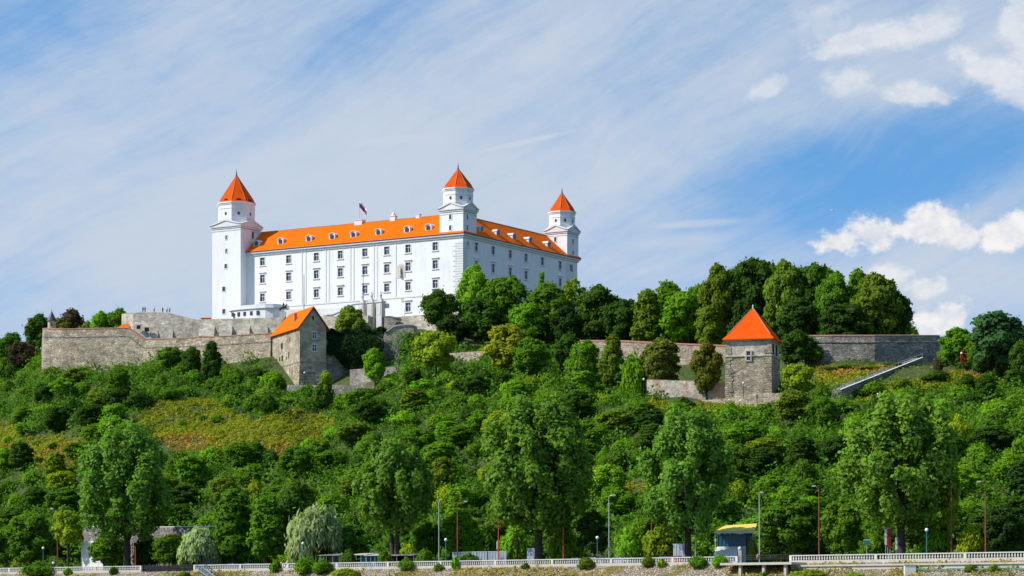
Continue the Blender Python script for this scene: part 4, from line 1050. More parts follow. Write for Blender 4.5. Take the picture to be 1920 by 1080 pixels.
def street_light(px, py_top, v, material, label, arm=1.4, r=.13):
    b_ = vz(px, v); top = (HY-py_top)/F*b_.y
    o = thing('street_light', label, 'street light', tuple(b_), 'street lights along the road')
    MB().tube([(b_.x, b_.y, b_.z-.3), (b_.x-.02, b_.y, b_.z+.8*(top-b_.z)), (b_.x-.05, b_.y, top-.25)], [r, r*.8, r*.6], 8).build('pole', material, o)
    if arm:
        a = MB(); a.tube([(b_.x-.05, b_.y, top-.3), (b_.x-.05+arm*.3, b_.y-.2, top+.05), (b_.x-.05+arm, b_.y-.5, top+.12)], [r*.55, r*.45, r*.35], 6); a.build('arm', material, o)
        hx = b_.x-.05+arm; MB().add([(hx-.35, b_.y-.65, top+.02), (hx+.45, b_.y-.65, top+.06), (hx+.45, b_.y-.35, top+.06), (hx-.35, b_.y-.35, top+.02), (hx-.2, b_.y-.6, top+.24), (hx+.3, b_.y-.6, top+.26), (hx+.3, b_.y-.4, top+.26), (hx-.2, b_.y-.4, top+.24)],
                 [(0, 3, 2, 1), (4, 5, 6, 7), (0, 1, 5, 4), (1, 2, 6, 5), (2, 3, 7, 6), (3, 0, 4, 7)]).build('lamp_head', 'galv', o)
for px, py, v, mt, lab, arm in (
    (1536, 913, 6, 'rust', 'red-brown street light rising beside the quay wall start', -1.0),
    (1848, 905, 6, 'rust', 'red-brown street light in front of the dark bushes over the quay wall', -1.2),
    (858, 942, 9, 'rust', 'brown street light with curved arm beside the teal globe lamp', 1.5),
    (1784, 908, 10, 'rust', 'red-brown pole rising out of leaves under yellow foliage', 0),
    (935, 958, 9, 'redpole', 'bright red pole with white plate before the grey fence', 0),
    (1056.5, 985, 9, 'redpole', 'bright red pole just beyond the central poplar trunk', 0),
    (969, 985, 12, 'rust', 'pale brown pole on the near side of the central poplar trunk', 0),
    (1222, 948, 12, 'rust', 'slim brown street light amid the yellowish bushes', 1.2),
    (108, 955, 10, 'rust', 'brown street light rising out of yellow-green foliage by the promenade', -1.2),
    (254, 1022, 5, 'redpole', 'short red pole beside the dark poplar trunk', 0),
    (573, 952, 10, 'rust', 'brown street light with bent arm against the silvery willow', 1.5),
    (1465, 922, 12, 'rust', 'brown pole half hidden in the round green tree near the pavilion', 0),
    (823, 938, 4, 'galv', 'tall thin grey mast light beside the forked dark tree', .3),
    (1142, 930, 4, 'galv', 'grey street light with short arm behind the parked cars', .8),
    (1424, 925, 4, 'galv', 'tall grey mast light at the corner of the yellow roofed pavilion', .3),
    (1304, 945, 8, 'galv', 'grey pole right behind the second large poplar trunk', -.9)):
    street_light(px, py, v, mt, lab, arm, .14 if mt != 'galv' else .10)
a = vz(932, 8.6); MB_ = thing('sign_plate', 'small white plate hung on the bright red pole', 'sign', (a.x, a.y, 11)); MB().box(a.x-.12, a.x+.12, a.y-.05, a.y-.01, 11.2, 12.6).build('plate', 'frame', MB_)

# yellow roofed pavilion
def pavilion():
    b_ = vz(1378, 22); T = frame2(b_.x, b_.y, (math.cos(R(10)), -math.sin(R(10))), (math.sin(R(10)), math.cos(R(10))))
    s = b_.y/F; z0 = b_.z
    g = thing('pavilion', 'riverside pavilion with yellow sheet roof and blue glazed front', 'pavilion', tuple(b_))
    zt = (HY-984)/F*b_.y; zl = (HY-997)/F*b_.y; w_ = 38*s
    r = MB(T); r.add([(-w_, -1.6, zl), (w_, -1.6, zl+.2), (w_, 4, zt+.35), (-w_+1.5, 4, zt), (-w_, -1.6, zl-.25), (w_, -1.6, zl-.05), (w_, 4, zt+.05), (-w_+1.5, 4, zt-.3)], [(0, 1, 2, 3), (4, 5, 6, 7), (0, 1, 5, 4), (1, 2, 6, 5), (2, 3, 7, 6), (3, 0, 4, 7)]); r.build('roof', 'yellow', g)
    MB(T).box(-w_+.1, w_-.1, -1.7, -1.605, zl-.3, zl-.02).build('fascia', 'frame', g)
    for i in range(8):
        a = -w_+.5+i*(2*w_-2.2)/8
        MB(T).box(a+.06, a+(2*w_-2.2)/8-.06, .3, .36, z0+3.1, zl-.4).build('window', 'blueglass', g)
        MB(T).box(a-.05, a+.05, .2, .4, z0+3.1, zl-.4).build('mullion', 'teal', g)
    MB(T).box(-w_+.4, w_-1.7, .1, 3.8, z0-.5, z0+3.1).build('base', 'concretelight', g)
    MB(T).box(w_-1.6, w_-.2, .8, 3.8, z0-.5, zl-.4).build('wall', 'cardark', g)
    MB(T).box(-w_+.4, w_-1.7, .5, 3.8, z0+3.1, zl-.45).build('back_wall', 'cardark', g)
    for a in (-w_+.25, w_-.3): MB(T).tube([(a, -1.4, z0), (a, -1.4, zl-.25)], [.07]*2, 8).build('post', 'frame', g)
    rp = MB(T); rp.add([(-w_, -7, z0+.1), (w_*.25, -8, z0+.1), (w_*.35, -.2, z0+3.05), (-w_+.4, -.2, z0+3.05), (-w_, -7, z0-.4), (w_*.25, -8, z0-.4), (w_*.35, -.2, z0-.4), (-w_+.4, -.2, z0-.4)], [(0, 1, 2, 3), (0, 1, 5, 4), (1, 2, 6, 5), (3, 0, 4, 7)]); rp.build('ramp', 'concretelight', g)
pavilion()
def stall(px0, px1, v, py_roof, cols, label):
    a, b_ = vz(px0, v), vz(px1, v); d = b_-a; L = d.length; d.normalize(); T = frame2(a.x, a.y, (d.x, d.y), (-d.y, d.x)); z0 = a.z
    zt = (HY-py_roof)/F*a.y
    g = thing('market_stall', label, 'stall', tuple(a), 'stalls along the promenade')
    MB(T).add([(-.4, -.9, zt-.25), (L+.4, -.9, zt-.25), (L+.4, 2.6, zt+.1), (-.4, 2.6, zt+.1), (-.4, -.9, zt-.13), (L+.4, -.9, zt-.13), (L+.4, 2.6, zt+.22), (-.4, 2.6, zt+.22)], [(0, 3, 2, 1), (4, 5, 6, 7), (0, 1, 5, 4), (1, 2, 6, 5), (2, 3, 7, 6), (3, 0, 4, 7)]).build('roof', cols[0], g)
    MB(T).box(0, L, 1.9, 2.1, z0, zt-.15).build('back_wall', cols[1], g)
    MB(T).box(0, L, 0, .6, z0, z0+1.0).build('counter', cols[2], g)
    for i in range(4): MB(T).tube([(L*i/3, -.6, z0), (L*i/3, -.6, zt-.25)], [.05]*2, 6).build('post', 'galv', g)
    for i in range(5): MB(T).box(L*i/5+.2, L*i/5+L/7, .1, .5, z0+1.0, z0+1.35).build('crate', cols[2 + i % 2], g)
stall(604, 640, 8, 1040, ('stonedark', 'cardark', 'rust', 'stonedark'), 'dark market stall with pale roof near the silvery willow')
stall(663, 690, 8, 1039, ('concrete', 'teal', 'teal', 'galv'), 'small teal stall with pale roof next to the blue stall')
stall(691, 715, 8, 1040, ('concrete', 'blue', 'blue', 'frame'), 'bright blue stall in the middle of the stall row')
stall(732, 780, 8, 1040, ('stonedark', 'cardark', 'rust', 'concrete'), 'long dark stall behind the forked tree trunk')
def fence(px0, px1, v, py_top, label):
    a, b_ = vz(px0, v), vz(px1, v); d = b_-a; L = d.length; d.normalize(); T = frame2(a.x, a.y, (d.x, d.y), (-d.y, d.x)); zt = (HY-py_top)/F*a.y
    g = thing('metal_fence', label, 'fence', tuple(a), 'corrugated metal fences')
    m_ = MB(T); n = int(L/.35)
    for i in range(n): m_.box(L*i/n+.03, L*(i+1)/n-.03, -.06 if i % 2 else 0, .02 if i % 2 else .06, a.z, zt)
    m_.build('sheet', 'greymetal', g); MB(T).box(-.05, L+.05, -.08, .1, zt, zt+.1).build('rail', 'galv', g)
fence(848, 950, 14, 1036, 'long grey corrugated fence crossed by the bright red pole')
fence(988, 1009, 9, 1029, 'short grey fence panel touching the central poplar trunk')
fence(1262, 1288, 9, 1021, 'short blue-grey fence panel beside the second large poplar')
def gz(px, v, py): return (HY-py)/F*G(px, v)[1]
# ruin walls at the left
wall_run('concrete_ruin', [(*G(155, 28), gz(155, 28, 988)), (*G(162, 24), gz(162, 24, 988)), (*G(240, 24), gz(240, 24, 990)), (*G(300, 24), gz(300, 24, 989)), (*G(400, 24), gz(400, 24, 988))], 7, .5, 'stonedark', 'grey concrete ruin wall behind the dark poplar trunk', 'wall', coping='concretelight', cop_h=.2)
wall_run('ruin_base', [(*G(152, 13.5), gz(152, 13.5, 1014)), (*G(178, 13), gz(178, 13, 1014)), (*G(196, 12.5), gz(196, 12.5, 1030))], 7, 1.0, 'concretelight', 'pale concrete block in front of the grey ruin', 'wall')
# red panel, blue sign, bollards
def panel(px0, px1, py0, py1, v, material, name, label, cat, legs=2):
    a = vz(px0, v); Y = a.y; b_ = P(px1, py1, Y); z1 = (HY-py0)/F*Y; z0 = (HY-py1)/F*Y
    g = thing(name, label, cat, tuple(a)); MB().box(a.x, b_.x, Y, Y+.12, z0, z1).build('panel', material, g)
    MB().box(a.x-.05, b_.x+.05, Y-.03, Y+.15, z1, z1+.1).build('cap', 'frame', g)
    for x in ((a.x+.08, b_.x-.08) if legs == 2 else ((a.x+b_.x)/2,)): MB().tube([(x, Y+.2, a.z), (x, Y+.2, z1)], [.05]*2, 6).build('post', 'galv', g)
panel(1664, 1670, 991, 1026, 7, 'redpanel', 'red_banner', 'tall narrow dark red banner board beside the big poplar', 'banner')
panel(1659, 1663, 993, 1022, 7, 'concretelight', 'pale_pillar', 'pale narrow pillar touching the red banner board', 'pillar', 1)
panel(1679, 1682.5, 1008, 1030, 7, 'frame', 'white_board', 'slim white notice board at the big poplar trunk', 'board', 1)
panel(1620, 1631, 1013, 1021, 7, 'teal', 'blue_sign', 'small blue-green sign in the bushes over the quay wall', 'sign', 1)
x, y, z = vz(1387, 4); o = thing('gate_post', 'pale post with dark side and ball top at the pavilion ramp', 'post', (x, y, z))
MB().box(x-.28, x+.28, y-.2, y+.2, z-.3, z+2.3).build('post', 'concretelight', o); MB().lathe([(.1, z+2.3), (.3, z+2.5), (.3, z+2.75), (.05, z+2.95)], (x, y), 10).build('cap', 'concretelight', o); MB().box(x-.5, x-.29, y-.18, y+.18, z-.3, z+2.1).build('gate', 'rust', o)
# globe lamps on the hill paths
for px, py0, py1, Y, lab in ((571, 697, 718, 728, 'small white globe lamp before the shaded gatehouse wall'), (1394, 716, 740, 618, 'small white globe lamp standing at the square tower foot'), (1207, 709, 742, 640, 'small white globe lamp at the end of the rust streaked wall'),
                             (1699, 654, 672, 668, 'small white globe lamp against the grey rampart wall'), (1646, 737, 752, 585, 'small white globe lamp on the grassy slope under the stone stairs'), (1803, 660, 684, 610, 'small white globe lamp by the red shrub near the big dark tree'), (1523, 706, 730, 612, 'small white globe lamp on the path beside the yellow-green tree')):
    t_, b_ = P(px, py0, Y), P(px, py1, Y)
    o = thing('path_lamp', lab, 'lamp', tuple(b_), 'globe lamps along the hill paths')
    MB().tube([(b_.x, Y, b_.z-1), (b_.x, Y, t_.z-.5)], [.07, .05], 8).build('post', 'blackmetal', o)
    MB().lathe([(.05, t_.z-.56)]+[(.28*math.sin(R(a)), t_.z-.28-.28*math.cos(R(a))) for a in range(20, 180, 20)]+[(.03, t_.z)], (b_.x, Y), 12).build('globe', 'globe', o, smooth=True)

# cars parked behind the balustrade
def car(px, v, paint, ang, label, first=None):
    b_ = vz(px, v)
    if first is None:
        g = thing('parked_car', label, 'car', (0, 0, 0), 'cars parked along the promenade')
        body = MB(); L, W = 2.1, .86
        prof = [(-2.1, .35), (-2.12, .75), (-1.95, .92), (-1.35, .98), (1.0, .95), (1.75, .85), (2.1, .7), (2.12, .38)]
        n = len(prof); body.add([(a, -W, z_) for a, z_ in prof]+[(a, W, z_) for a, z_ in prof], [tuple(range(n)), tuple(range(n, 2*n))]+[(i, (i+1) % n, n+(i+1) % n, n+i) for i in range(n)])
        bo = body.build('body', paint, g)
        cab = MB(); pr = [(-1.75, .97), (-1.25, 1.42), (.15, 1.45), (.95, .95)]
        cab.add([(a, -W*(.93 if z_ < 1 else .74), z_) for a, z_ in pr]+[(a, W*(.93 if z_ < 1 else .74), z_) for a, z_ in pr], [(0, 1, 2, 3), (4, 5, 6, 7), (0, 1, 5, 4), (2, 3, 7, 6), (1, 2, 6, 5)]); cab.build('windows', 'glass', g)
        rf3 = MB(); rf3.box(-1.22, .14, -.66, .66, 1.44, 1.49)
        for s in (-1, 1): rf3.tube([(-1.7, s*.78, 1.0), (-1.25, s*.66, 1.44)], [.05]*2, 5); rf3.tube([(.15, s*.66, 1.45), (.9, s*.78, .97)], [.05]*2, 5); rf3.tube([(-.5, s*.665, 1.44), (-.45, s*.8, .97)], [.04]*2, 5)
        rf3.build('roof', paint, g)
        for x in (-1.3, 1.3):
            for s in (-1, 1):
                MB().tube([(x, s*.66, .32), (x, s*.89, .32)], [.32]*2, 14).build('wheel', 'tyre', g)
        for s in (-1, 1): MB().box(2.08, 2.14, s*.62-.15, s*.62+.15, .58, .72).build('headlight', 'globe', g); MB().box(-2.14, -2.09, s*.64-.1, s*.64+.1, .62, .85).build('tail_light', 'redpanel', g)
    else: g = copy_tree(first, label=label)
    g.location = (b_.x, b_.y, b_.z+.02); g.rotation_euler = (0, 0, ang)
    for ch in g.children:
        if ch.name.split('.')[0] in ('body', 'roof'):
            if first is not None: ch.data = ch.data.copy(); ch.data.materials[0] = M[paint]
    return g
al = math.atan2(-NV.x, NV.y)
c0 = car(530, 6, 'carwhite', al, 'white parked car beside the green bush left of the silvery willow')
for px, v, pt, lab in ((1118, 7, 'carsilver', 'silver parked car directly behind the teal globe lamp'), (1140, 7.5, 'cardark', 'black parked car between the silver and grey cars'), (1165, 7, 'carsilver', 'grey parked car at the end of the row beside the light bushes'),
                       (1085, 7, 'cardark', 'dark parked car nearest the central poplar'), (1272, 6.5, 'carred', 'red parked car beside the second large poplar trunk'), (1252, 7.5, 'carblue', 'dark blue parked car next to the red one'),
                       (470, 7, 'cardark', 'dark parked car half hidden under the green lime trees'), (440, 6.5, 'carblue', 'blue parked car under the lime tree nearest the gangway')):
    car(px, v, pt, al+random.Random(int(px)).uniform(-.06, .06), lab, c0)

# people on the upper lookout and on the promenade
def person(x, y, z, label, shirt, legs, h=1.72, face=0.):
    o = thing('person', label, 'person', (x, y, z), 'visitors') if not label.startswith('person in pink') else thing('person', label, 'person', (x, y, z))
    s = h/1.72
    def q(a, b_, c): return (x+s*(a*math.cos(face)-b_*math.sin(face)), y+s*(a*math.sin(face)+b_*math.cos(face)), z+s*c)
    V_ = [q(0, 0, .95), q(0, 0, 1.15), q(0, 0, 1.38), q(0, 0, 1.48), q(0, -.02, 1.6), q(0, -.02, 1.70)]; Rr = [.15, .14, .16, .06, .095, .07]; E_ = [(0, 1), (1, 2), (2, 3), (3, 4), (4, 5)]
    for sx in (-1, 1):
        i = len(V_); V_ += [q(.09*sx, 0, .85), q(.1*sx, -.02, .48), q(.1*sx, 0, .08), q(.1*sx, -.14, .04)]; Rr += [.085, .06, .045, .04]; E_ += [(0, i), (i, i+1), (i+1, i+2), (i+2, i+3)]
        i = len(V_); V_ += [q(.2*sx, 0, 1.4), q(.25*sx, .02, 1.12), q(.24*sx, -.06, .86), q(.235*sx, -.09, .76)]; Rr += [.06, .045, .035, .035]; E_ += [(2, i), (i, i+1), (i+1, i+2), (i+2, i+3)]
    skin_object('body', V_, E_, [r*s for r in Rr], o, 'skin', None)
    sh_ = MB(); sh_.lathe([(.16*s, z+.9*s), (.175*s, z+1.1*s), (.2*s, z+1.3*s), (.17*s, z+1.43*s), (.07*s, z+1.48*s)], (x, y), 10); sh_.build('shirt', shirt, o, smooth=True)
    for sx in (-1, 1):
        tr_ = MB(); tr_.tube([q(.09*sx, 0, .98), q(.1*sx, -.02, .5), q(.1*sx, 0, .1)], [.115*s, .08*s, .07*s], 8); tr_.build('trouser_leg', legs, o, smooth=True)
    MB().lathe([(.1*s, z+1.64*s), (.105*s, z+1.68*s), (.08*s, z+1.75*s), (.02*s, z+1.775*s)], (x, y+.01), 10).build('hair', 'hair', o, smooth=True)
    return o
for i, (px, sh_, lg, lab) in enumerate(((268, 'cardark', 'cardark', 'person in black at the outer end of the upper bastion lookout'), (272, 'carblue', 'cardark', 'person in dark blue next to the one in black'), (289, 'frame', 'carblue', 'person in white shirt in the middle of the lookout'),
                                        (305, 'redpanel', 'cardark', 'person in red top on the upper bastion lookout'), (313, 'frame', 'cardark', 'person in white top and dark trousers at the lookout slope'), (318, 'carsilver', 'carblue', 'person in grey shirt furthest along the lookout'))):
    p = P(px, 585.6 if px < 300 else 586.6, 811.2); person(p.x, p.y, p.z+.05, lab, sh_, lg)
x, y, z = vz(1421, 2.5); person(x, y, z, 'person in pink top standing at the railing near the pavilion', 'stonepink', 'cardark')

# small aeroplane high over the hill
def plane():
    p = P(1562, 394, 6000)
    g = thing('aeroplane', 'tiny white aeroplane flying in the clear blue patch of sky', 'aeroplane', tuple(p))
    x, y, z = p
    MB().tube([(x-6.2, y, z), (x-5.2, y, z), (x+3, y, z), (x+6, y, z+.35)], [.15, .8, .8, .15], 12).build('fuselage', 'frame', g, smooth=True)
    for s in (-1, 1):
        MB().add([(x-1.5, y, z-.2), (x+1.5, y, z-.2), (x+2.6, y+s*6.5, z+.5), (x+1.4, y+s*6.5, z+.5), (x-1.5, y, z), (x+1.5, y, z), (x+2.6, y+s*6.5, z+.6), (x+1.4, y+s*6.5, z+.6)], [(0, 1, 2, 3), (4, 5, 6, 7), (0, 1, 5, 4), (1, 2, 6, 5), (2, 3, 7, 6), (3, 0, 4, 7)]).build('wing', 'frame', g)
    MB().add([(x+4.2, y-.1, z+.5), (x+6, y-.1, z+.5), (x+6.6, y-.1, z+2.4), (x+5.8, y-.1, z+2.4), (x+4.2, y+.1, z+.5), (x+6, y+.1, z+.5), (x+6.6, y+.1, z+2.4), (x+5.8, y+.1, z+2.4)], [(0, 1, 2, 3), (4, 5, 6, 7), (0, 1, 5, 4), (1, 2, 6, 5), (2, 3, 7, 6), (3, 0, 4, 7)]).build('tail_fin', 'frame', g)
plane()
#@@plants
# ------------------------------------------------------------------ plants
def leaf_cards(name, cen, nrm, size, tint, material='leaf', aspect=1.25, hang=0., blend=.55, rng=None):
    """one mesh of many leaf-spray sized faces"""
    n = len(cen); rng = rng or np.random.default_rng(1)
    rv = rng.normal(size=(n, 3)); rv /= np.linalg.norm(rv, axis=1)[:, None]
    nn = nrm*.9+rv*.75; nn /= np.linalg.norm(nn, axis=1)[:, None]
    a = np.cross(nn, rng.normal(size=(n, 3)))
    if hang:
        dn = np.tile([0., 0., -1.], (n, 1))+rng.normal(size=(n, 3))*(1-hang)*.8
        a = dn-nn*(dn*nn).sum(1)[:, None]
    a /= np.linalg.norm(a, axis=1)[:, None]+1e-9
    b = np.cross(nn, a)
    s = size[:, None]
    p0 = cen-a*s*aspect*.5; p2 = cen+a*s*aspect*.5
    p1 = cen+b*s*.5+nn*s*.12; p3 = cen-b*s*.5+nn*s*.12+a*s*.1
    V = np.stack([p0, p3, p2, p1], 1).reshape(-1, 3)
    me = bpy.data.meshes.new(name)
    me.vertices.add(4*n); me.vertices.foreach_set('co', V.ravel().astype(np.float32))
    me.loops.add(4*n); me.loops.foreach_set('vertex_index', np.arange(4*n, dtype=np.int32))
    me.polygons.add(n); me.polygons.foreach_set('loop_start', np.arange(0, 4*n, 4, dtype=np.int32))
    try: me.polygons.foreach_set('loop_total', np.full(n, 4, dtype=np.int32))
    except Exception: pass
    me.update(calc_edges=True)
    at = me.attributes.new('tint', 'FLOAT', 'POINT'); at.data.foreach_set('value', np.repeat(tint, 4).astype(np.float32))
    cn = nrm*blend+nn*(1-blend); cn /= np.linalg.norm(cn, axis=1)[:, None]
    me.shade_smooth()
    me.normals_split_custom_set_from_vertices(np.repeat(cn, 4, axis=0).tolist())
    me.materials.append(M[material])
    return me

def crown_points(lobes, n, rng, shell=(.62, 1.05), up=.25):
    """positions and outward directions on the shells of a set of ellipsoid lobes (cx,cy,cz,rx,ry,rz)"""
    L = np.array(lobes); w = (L[:, 3]*L[:, 4]*L[:, 5])**(2/3); idx = rng.choice(len(L), n, p=w/w.sum())
    d = rng.normal(size=(n, 3)); d /= np.linalg.norm(d, axis=1)[:, None]
    low = d[:, 2] < -.35
    d[low, 2] *= -rng.choice([1, .4, -1], low.sum(), p=[.5, .3, .2])
    d /= np.linalg.norm(d, axis=1)[:, None]
    r = rng.uniform(shell[0], shell[1], n)**.8
    stray = rng.random(n) < .15
    r[stray] *= rng.uniform(1.05, 1.42, stray.sum())
    # ragged lobes
    r *= 1+.16*np.sin(d[:, 0]*7+idx)*np.sin(d[:, 1]*6+idx*2)+.1*np.sin(d[:, 2]*9+idx)
    c = L[idx, :3]+d*L[idx, 3:6]*r[:, None]
    nrm = d/L[idx, 3:6]; nrm /= np.linalg.norm(nrm, axis=1)[:, None]
    tot = c-np.array([L[:, 0].mean(), L[:, 1].mean(), L[:, 2].min()*.6+L[:, 2].mean()*.4]); tot /= np.linalg.norm(tot, axis=1)[:, None]+1e-9
    nrm = nrm*.8+tot*.45+np.array([0, 0, up]); nrm /= np.linalg.norm(nrm, axis=1)[:, None]
    return c, nrm, idx

def trunk_mesh(name, h_trunk, r0, targets, rng, lean=.0, material='bark', fork=1):
    b = MB()
    for k in range(fork):
        ox = (k-(fork-1)/2)*r0*1.1; lx = (k-(fork-1)/2)*h_trunk*.16
        top = (ox+lx+lean, 0, h_trunk)
        b.tube([(ox, 0, -.8), (ox, 0, .25), (ox+lx*.5+lean*.4, .05, h_trunk*.5), top], [r0*1.45/fork**.5, r0*1.05/fork**.5, r0*.85/fork**.5, r0*.6/fork**.5], 9)
        for t_ in targets[k::fork]:
            m_ = ((top[0]*.6+t_[0]*.4), top[1]*.6+t_[1]*.4, h_trunk*.75+(t_[2]-h_trunk*.75)*.45)
            s_ = (top[0]*.9, top[1]*.9, h_trunk*(.55+.42*rng.random()))
            b.tube([s_, m_, tuple(t_)], [r0*.42, r0*.26, r0*.08], 6)
    me = bpy.data.meshes.new(name); me.from_pydata([tuple(q) for q in b.v], [], b.f); me.materials.append(M[material]); me.shade_smooth(); return me

PROTO = {}
def proto_round(key, seed, h=10., wr=4., base=2.6, n=4200, nl=16, size=(.26, .54), conic=0., lobe=(.30, .46), flat=.85, fork=1, trunk_r=.24):
    rng = np.random.default_rng(seed); lobes = []
    for i in range(nl):
        t_ = (i+.5)/nl
        z = base+(h-base)*(.12+.80*t_)
        prof = math.sin(math.pi*min(1, (.10+.82*t_)))**.65*(1-conic*t_)
        a = i*2.4+rng.uniform(-.5, .5); rad = wr*prof*rng.uniform(.45, .80) if i < nl-1 else 0
        r = wr*rng.uniform(*lobe)*(1-.35*conic*t_)
        lobes.append((rad*math.cos(a), rad*math.sin(a), min(z, h-r*.85*flat), r, r, r*flat*rng.uniform(.85, 1.15)))
    lobes.append((0, 0, (h+base)/2, wr*.55, wr*.55, (h-base)*.34))
    c, nm, idx = crown_points(lobes, n, rng)
    tint = np.clip(rng.normal(.45, .17, n)+.12*np.sin(idx*3.3), 0, 1)
    me = leaf_cards(key+'_leaves', c, nm, rng.uniform(*size, n), tint, rng=rng)
    tg_ = [l[:3] for l in lobes[2:nl:2]]
    PROTO[key] = dict(crown=me, trunk=trunk_mesh(key+'_trunk', base+1.2, trunk_r, tg_, rng, fork=fork), h=h, w=2*wr)
def proto_plume(key, seed, h=28., wr=10., base=5.0, n=36000, nl=95, fork=1, size=(.30, .66), top_w=.45):
    """big poplar: upright plumes side by side, ragged top"""
    rng = np.random.default_rng(seed); lobes = []
    for i in range(nl):
        t_ = i/(nl-1)
        zc = base+1.5+(h-base-4)*(t_**.9)
        prof = float(np.interp(t_, [0, .12, .35, .6, .8, 1], [.55, .8, 1.0, .95, .55+.4*top_w, top_w]))
        a = i*2.399+rng.uniform(-.4, .4); rad = wr*.86*prof*math.sqrt(rng.uniform(.1, 1.))
        rx = wr*rng.uniform(.075, .165); rz = rx*rng.uniform(1.3, 2.4)
        lobes.append((rad*math.cos(a), rad*math.sin(a), min(zc, h-rz*.8), rx, rx, rz))
    for i in range(7):
        a = rng.uniform(0, 6.28); rad = wr*(top_w+.15)*math.sqrt(rng.random()); lobes.append((rad*math.cos(a), rad*math.sin(a), h-rng.uniform(2.4, 5)-rad*.35, wr*.12, wr*.12, wr*.30))
    c, nm, idx = crown_points(lobes, n, rng, (.2, 1.3), .1)
    tint = np.clip(rng.normal(.48, .2, n)+.1*np.sin(idx*2.1), 0, 1)
    me = leaf_cards(key+'_leaves', c, nm, rng.uniform(*size, n), tint, aspect=1.5, blend=.4, rng=rng)
    tg_ = [l[:3] for l in lobes[3::5]]
    PROTO[key] = dict(crown=me, trunk=trunk_mesh(key+'_trunk', base+4.5, .72, tg_, rng, fork=fork), h=h, w=2*wr)
def proto_willow(key, seed, h=10., wr=6., n=9000):
    rng = np.random.default_rng(seed); lobes = []
    for i in range(18):
        a = i*2.4; t_ = (i+.5)/18; rad = wr*math.sqrt(t_)*.72; r = wr*rng.uniform(.22, .34)
        lobes.append((rad*math.cos(a), rad*math.sin(a), h*(.78-.42*t_*t_)+rng.uniform(-.5, .5), r, r, r*1.1))
    c, nm, idx = crown_points(lobes, n, rng, (.4, 1.1), .2)
    c[:, 2] -= rng.random(n)**2*h*.32*(np.hypot(c[:, 0], c[:, 1])/wr)
    c[:, 2] = np.maximum(c[:, 2], .3)
    me = leaf_cards(key+'_leaves', c, nm, rng.uniform(.28, .5, n), np.clip(rng.normal(.5, .15, n), 0, 1), aspect=3.0, hang=.75, rng=rng)
    PROTO[key] = dict(crown=me, trunk=trunk_mesh(key+'_trunk', h*.38, .3, [l[:3] for l in lobes[::2]], rng, fork=2), h=h, w=2*wr)
def proto_bush(key, seed, h=4., wr=3., n=1500, nl=9, size=(.26, .5)):
    rng = np.random.default_rng(seed); lobes = []
    for i in range(nl):
        a = i*2.4; t_ = (i+.5)/nl; rad = wr*math.sqrt(t_)*.66; r = wr*rng.uniform(.32, .48)
        zz = h*rng.uniform(.22, .66)*(1-.4*t_)+.1
        lobes.append((rad*math.cos(a), rad*math.sin(a), min(zz, h-r*.8), r, r, r*rng.uniform(.9, 1.25)))
    lobes.append((0, 0, h*.58, wr*.45, wr*.45, h*.40)); lobes.append((0, 0, h*.3, wr*.75, wr*.75, h*.38))
    c, nm, idx = crown_points(lobes, n, rng)
    c[:, 2] = np.maximum(c[:, 2], -.3)
    tint = np.clip(rng.normal(.45, .18, n)+.12*np.sin(idx*3.3), 0, 1)
    PROTO[key] = dict(crown=leaf_cards(key+'_leaves', c, nm, rng.uniform(*size, n), tint, rng=rng), trunk=None, h=h, w=2*wr)
def proto_conifer(key, seed, h=10., wr=2.6, n=2600):
    rng = np.random.default_rng(seed); t_ = rng.random(n)**1.5; z = .8+t_*(h-.8)
    tier = 1-.28*((z*1.1) % 1.0)
    r = wr*(1-t_)**.85*tier*np.sqrt(rng.uniform(.35, 1, n)); a = rng.uniform(0, 6.283, n)
    c = np.stack([r*np.cos(a), r*np.sin(a), z], 1); nm = np.stack([np.cos(a), np.sin(a), np.full(n, .5)], 1); nm /= np.linalg.norm(nm, axis=1)[:, None]
    me = leaf_cards(key+'_leaves', c, nm, rng.uniform(.35, .65, n), np.clip(rng.normal(.42, .15, n), 0, 1), aspect=1.8, rng=rng)
    b = MB().tube([(0, 0, -.8), (0, 0, h*.5), (0, 0, h*.96)], [.2, .12, .03], 8); tm = bpy.data.meshes.new(key+'_trunk'); tm.from_pydata(b.v, [], b.f); tm.materials.append(M['bark'])
    PROTO[key] = dict(crown=me, trunk=tm, h=h, w=2*wr)
for i in range(4): proto_round('round%d' % i, 10+i, n=9500, base=1.9, nl=20, lobe=(.2, .44))
for i in range(2): proto_round('dense%d' % i, 30+i, n=14000, nl=30, lobe=(.16, .34), base=.9, wr=4.0, size=(.26, .52))
for i in range(2): proto_round('cone%d' % i, 40+i, h=10, wr=2.9, base=1.0, n=9000, nl=24, conic=.6, lobe=(.30, .42))
for i in range(2): proto_round('sparse%d' % i, 50+i, h=10, wr=3.4, base=3.6, n=1900, nl=13, lobe=(.20, .33), flat=.8)
proto_round('spire', 60, h=10, wr=1.5, base=1.5, n=2200, nl=16, conic=.5, lobe=(.38, .55))
for i in range(4): proto_plume('plume%d' % i, 70+i, fork=1, top_w=(.34, .44, .30, .52)[i])
proto_plume('plumefork', 80, h=24, wr=9, base=7.0, n=28000, nl=80, fork=2, top_w=.5)
for i in range(2): proto_willow('willow%d' % i, 90+i)
for i in range(5): proto_bush('bush%d' % i, 100+i, n=3600, nl=12)
for i in range(2): proto_bush('small%d' % i, 110+i, h=1.6, wr=1.3, n=420, nl=6, size=(.28, .5))
proto_conifer('conifer', 120)

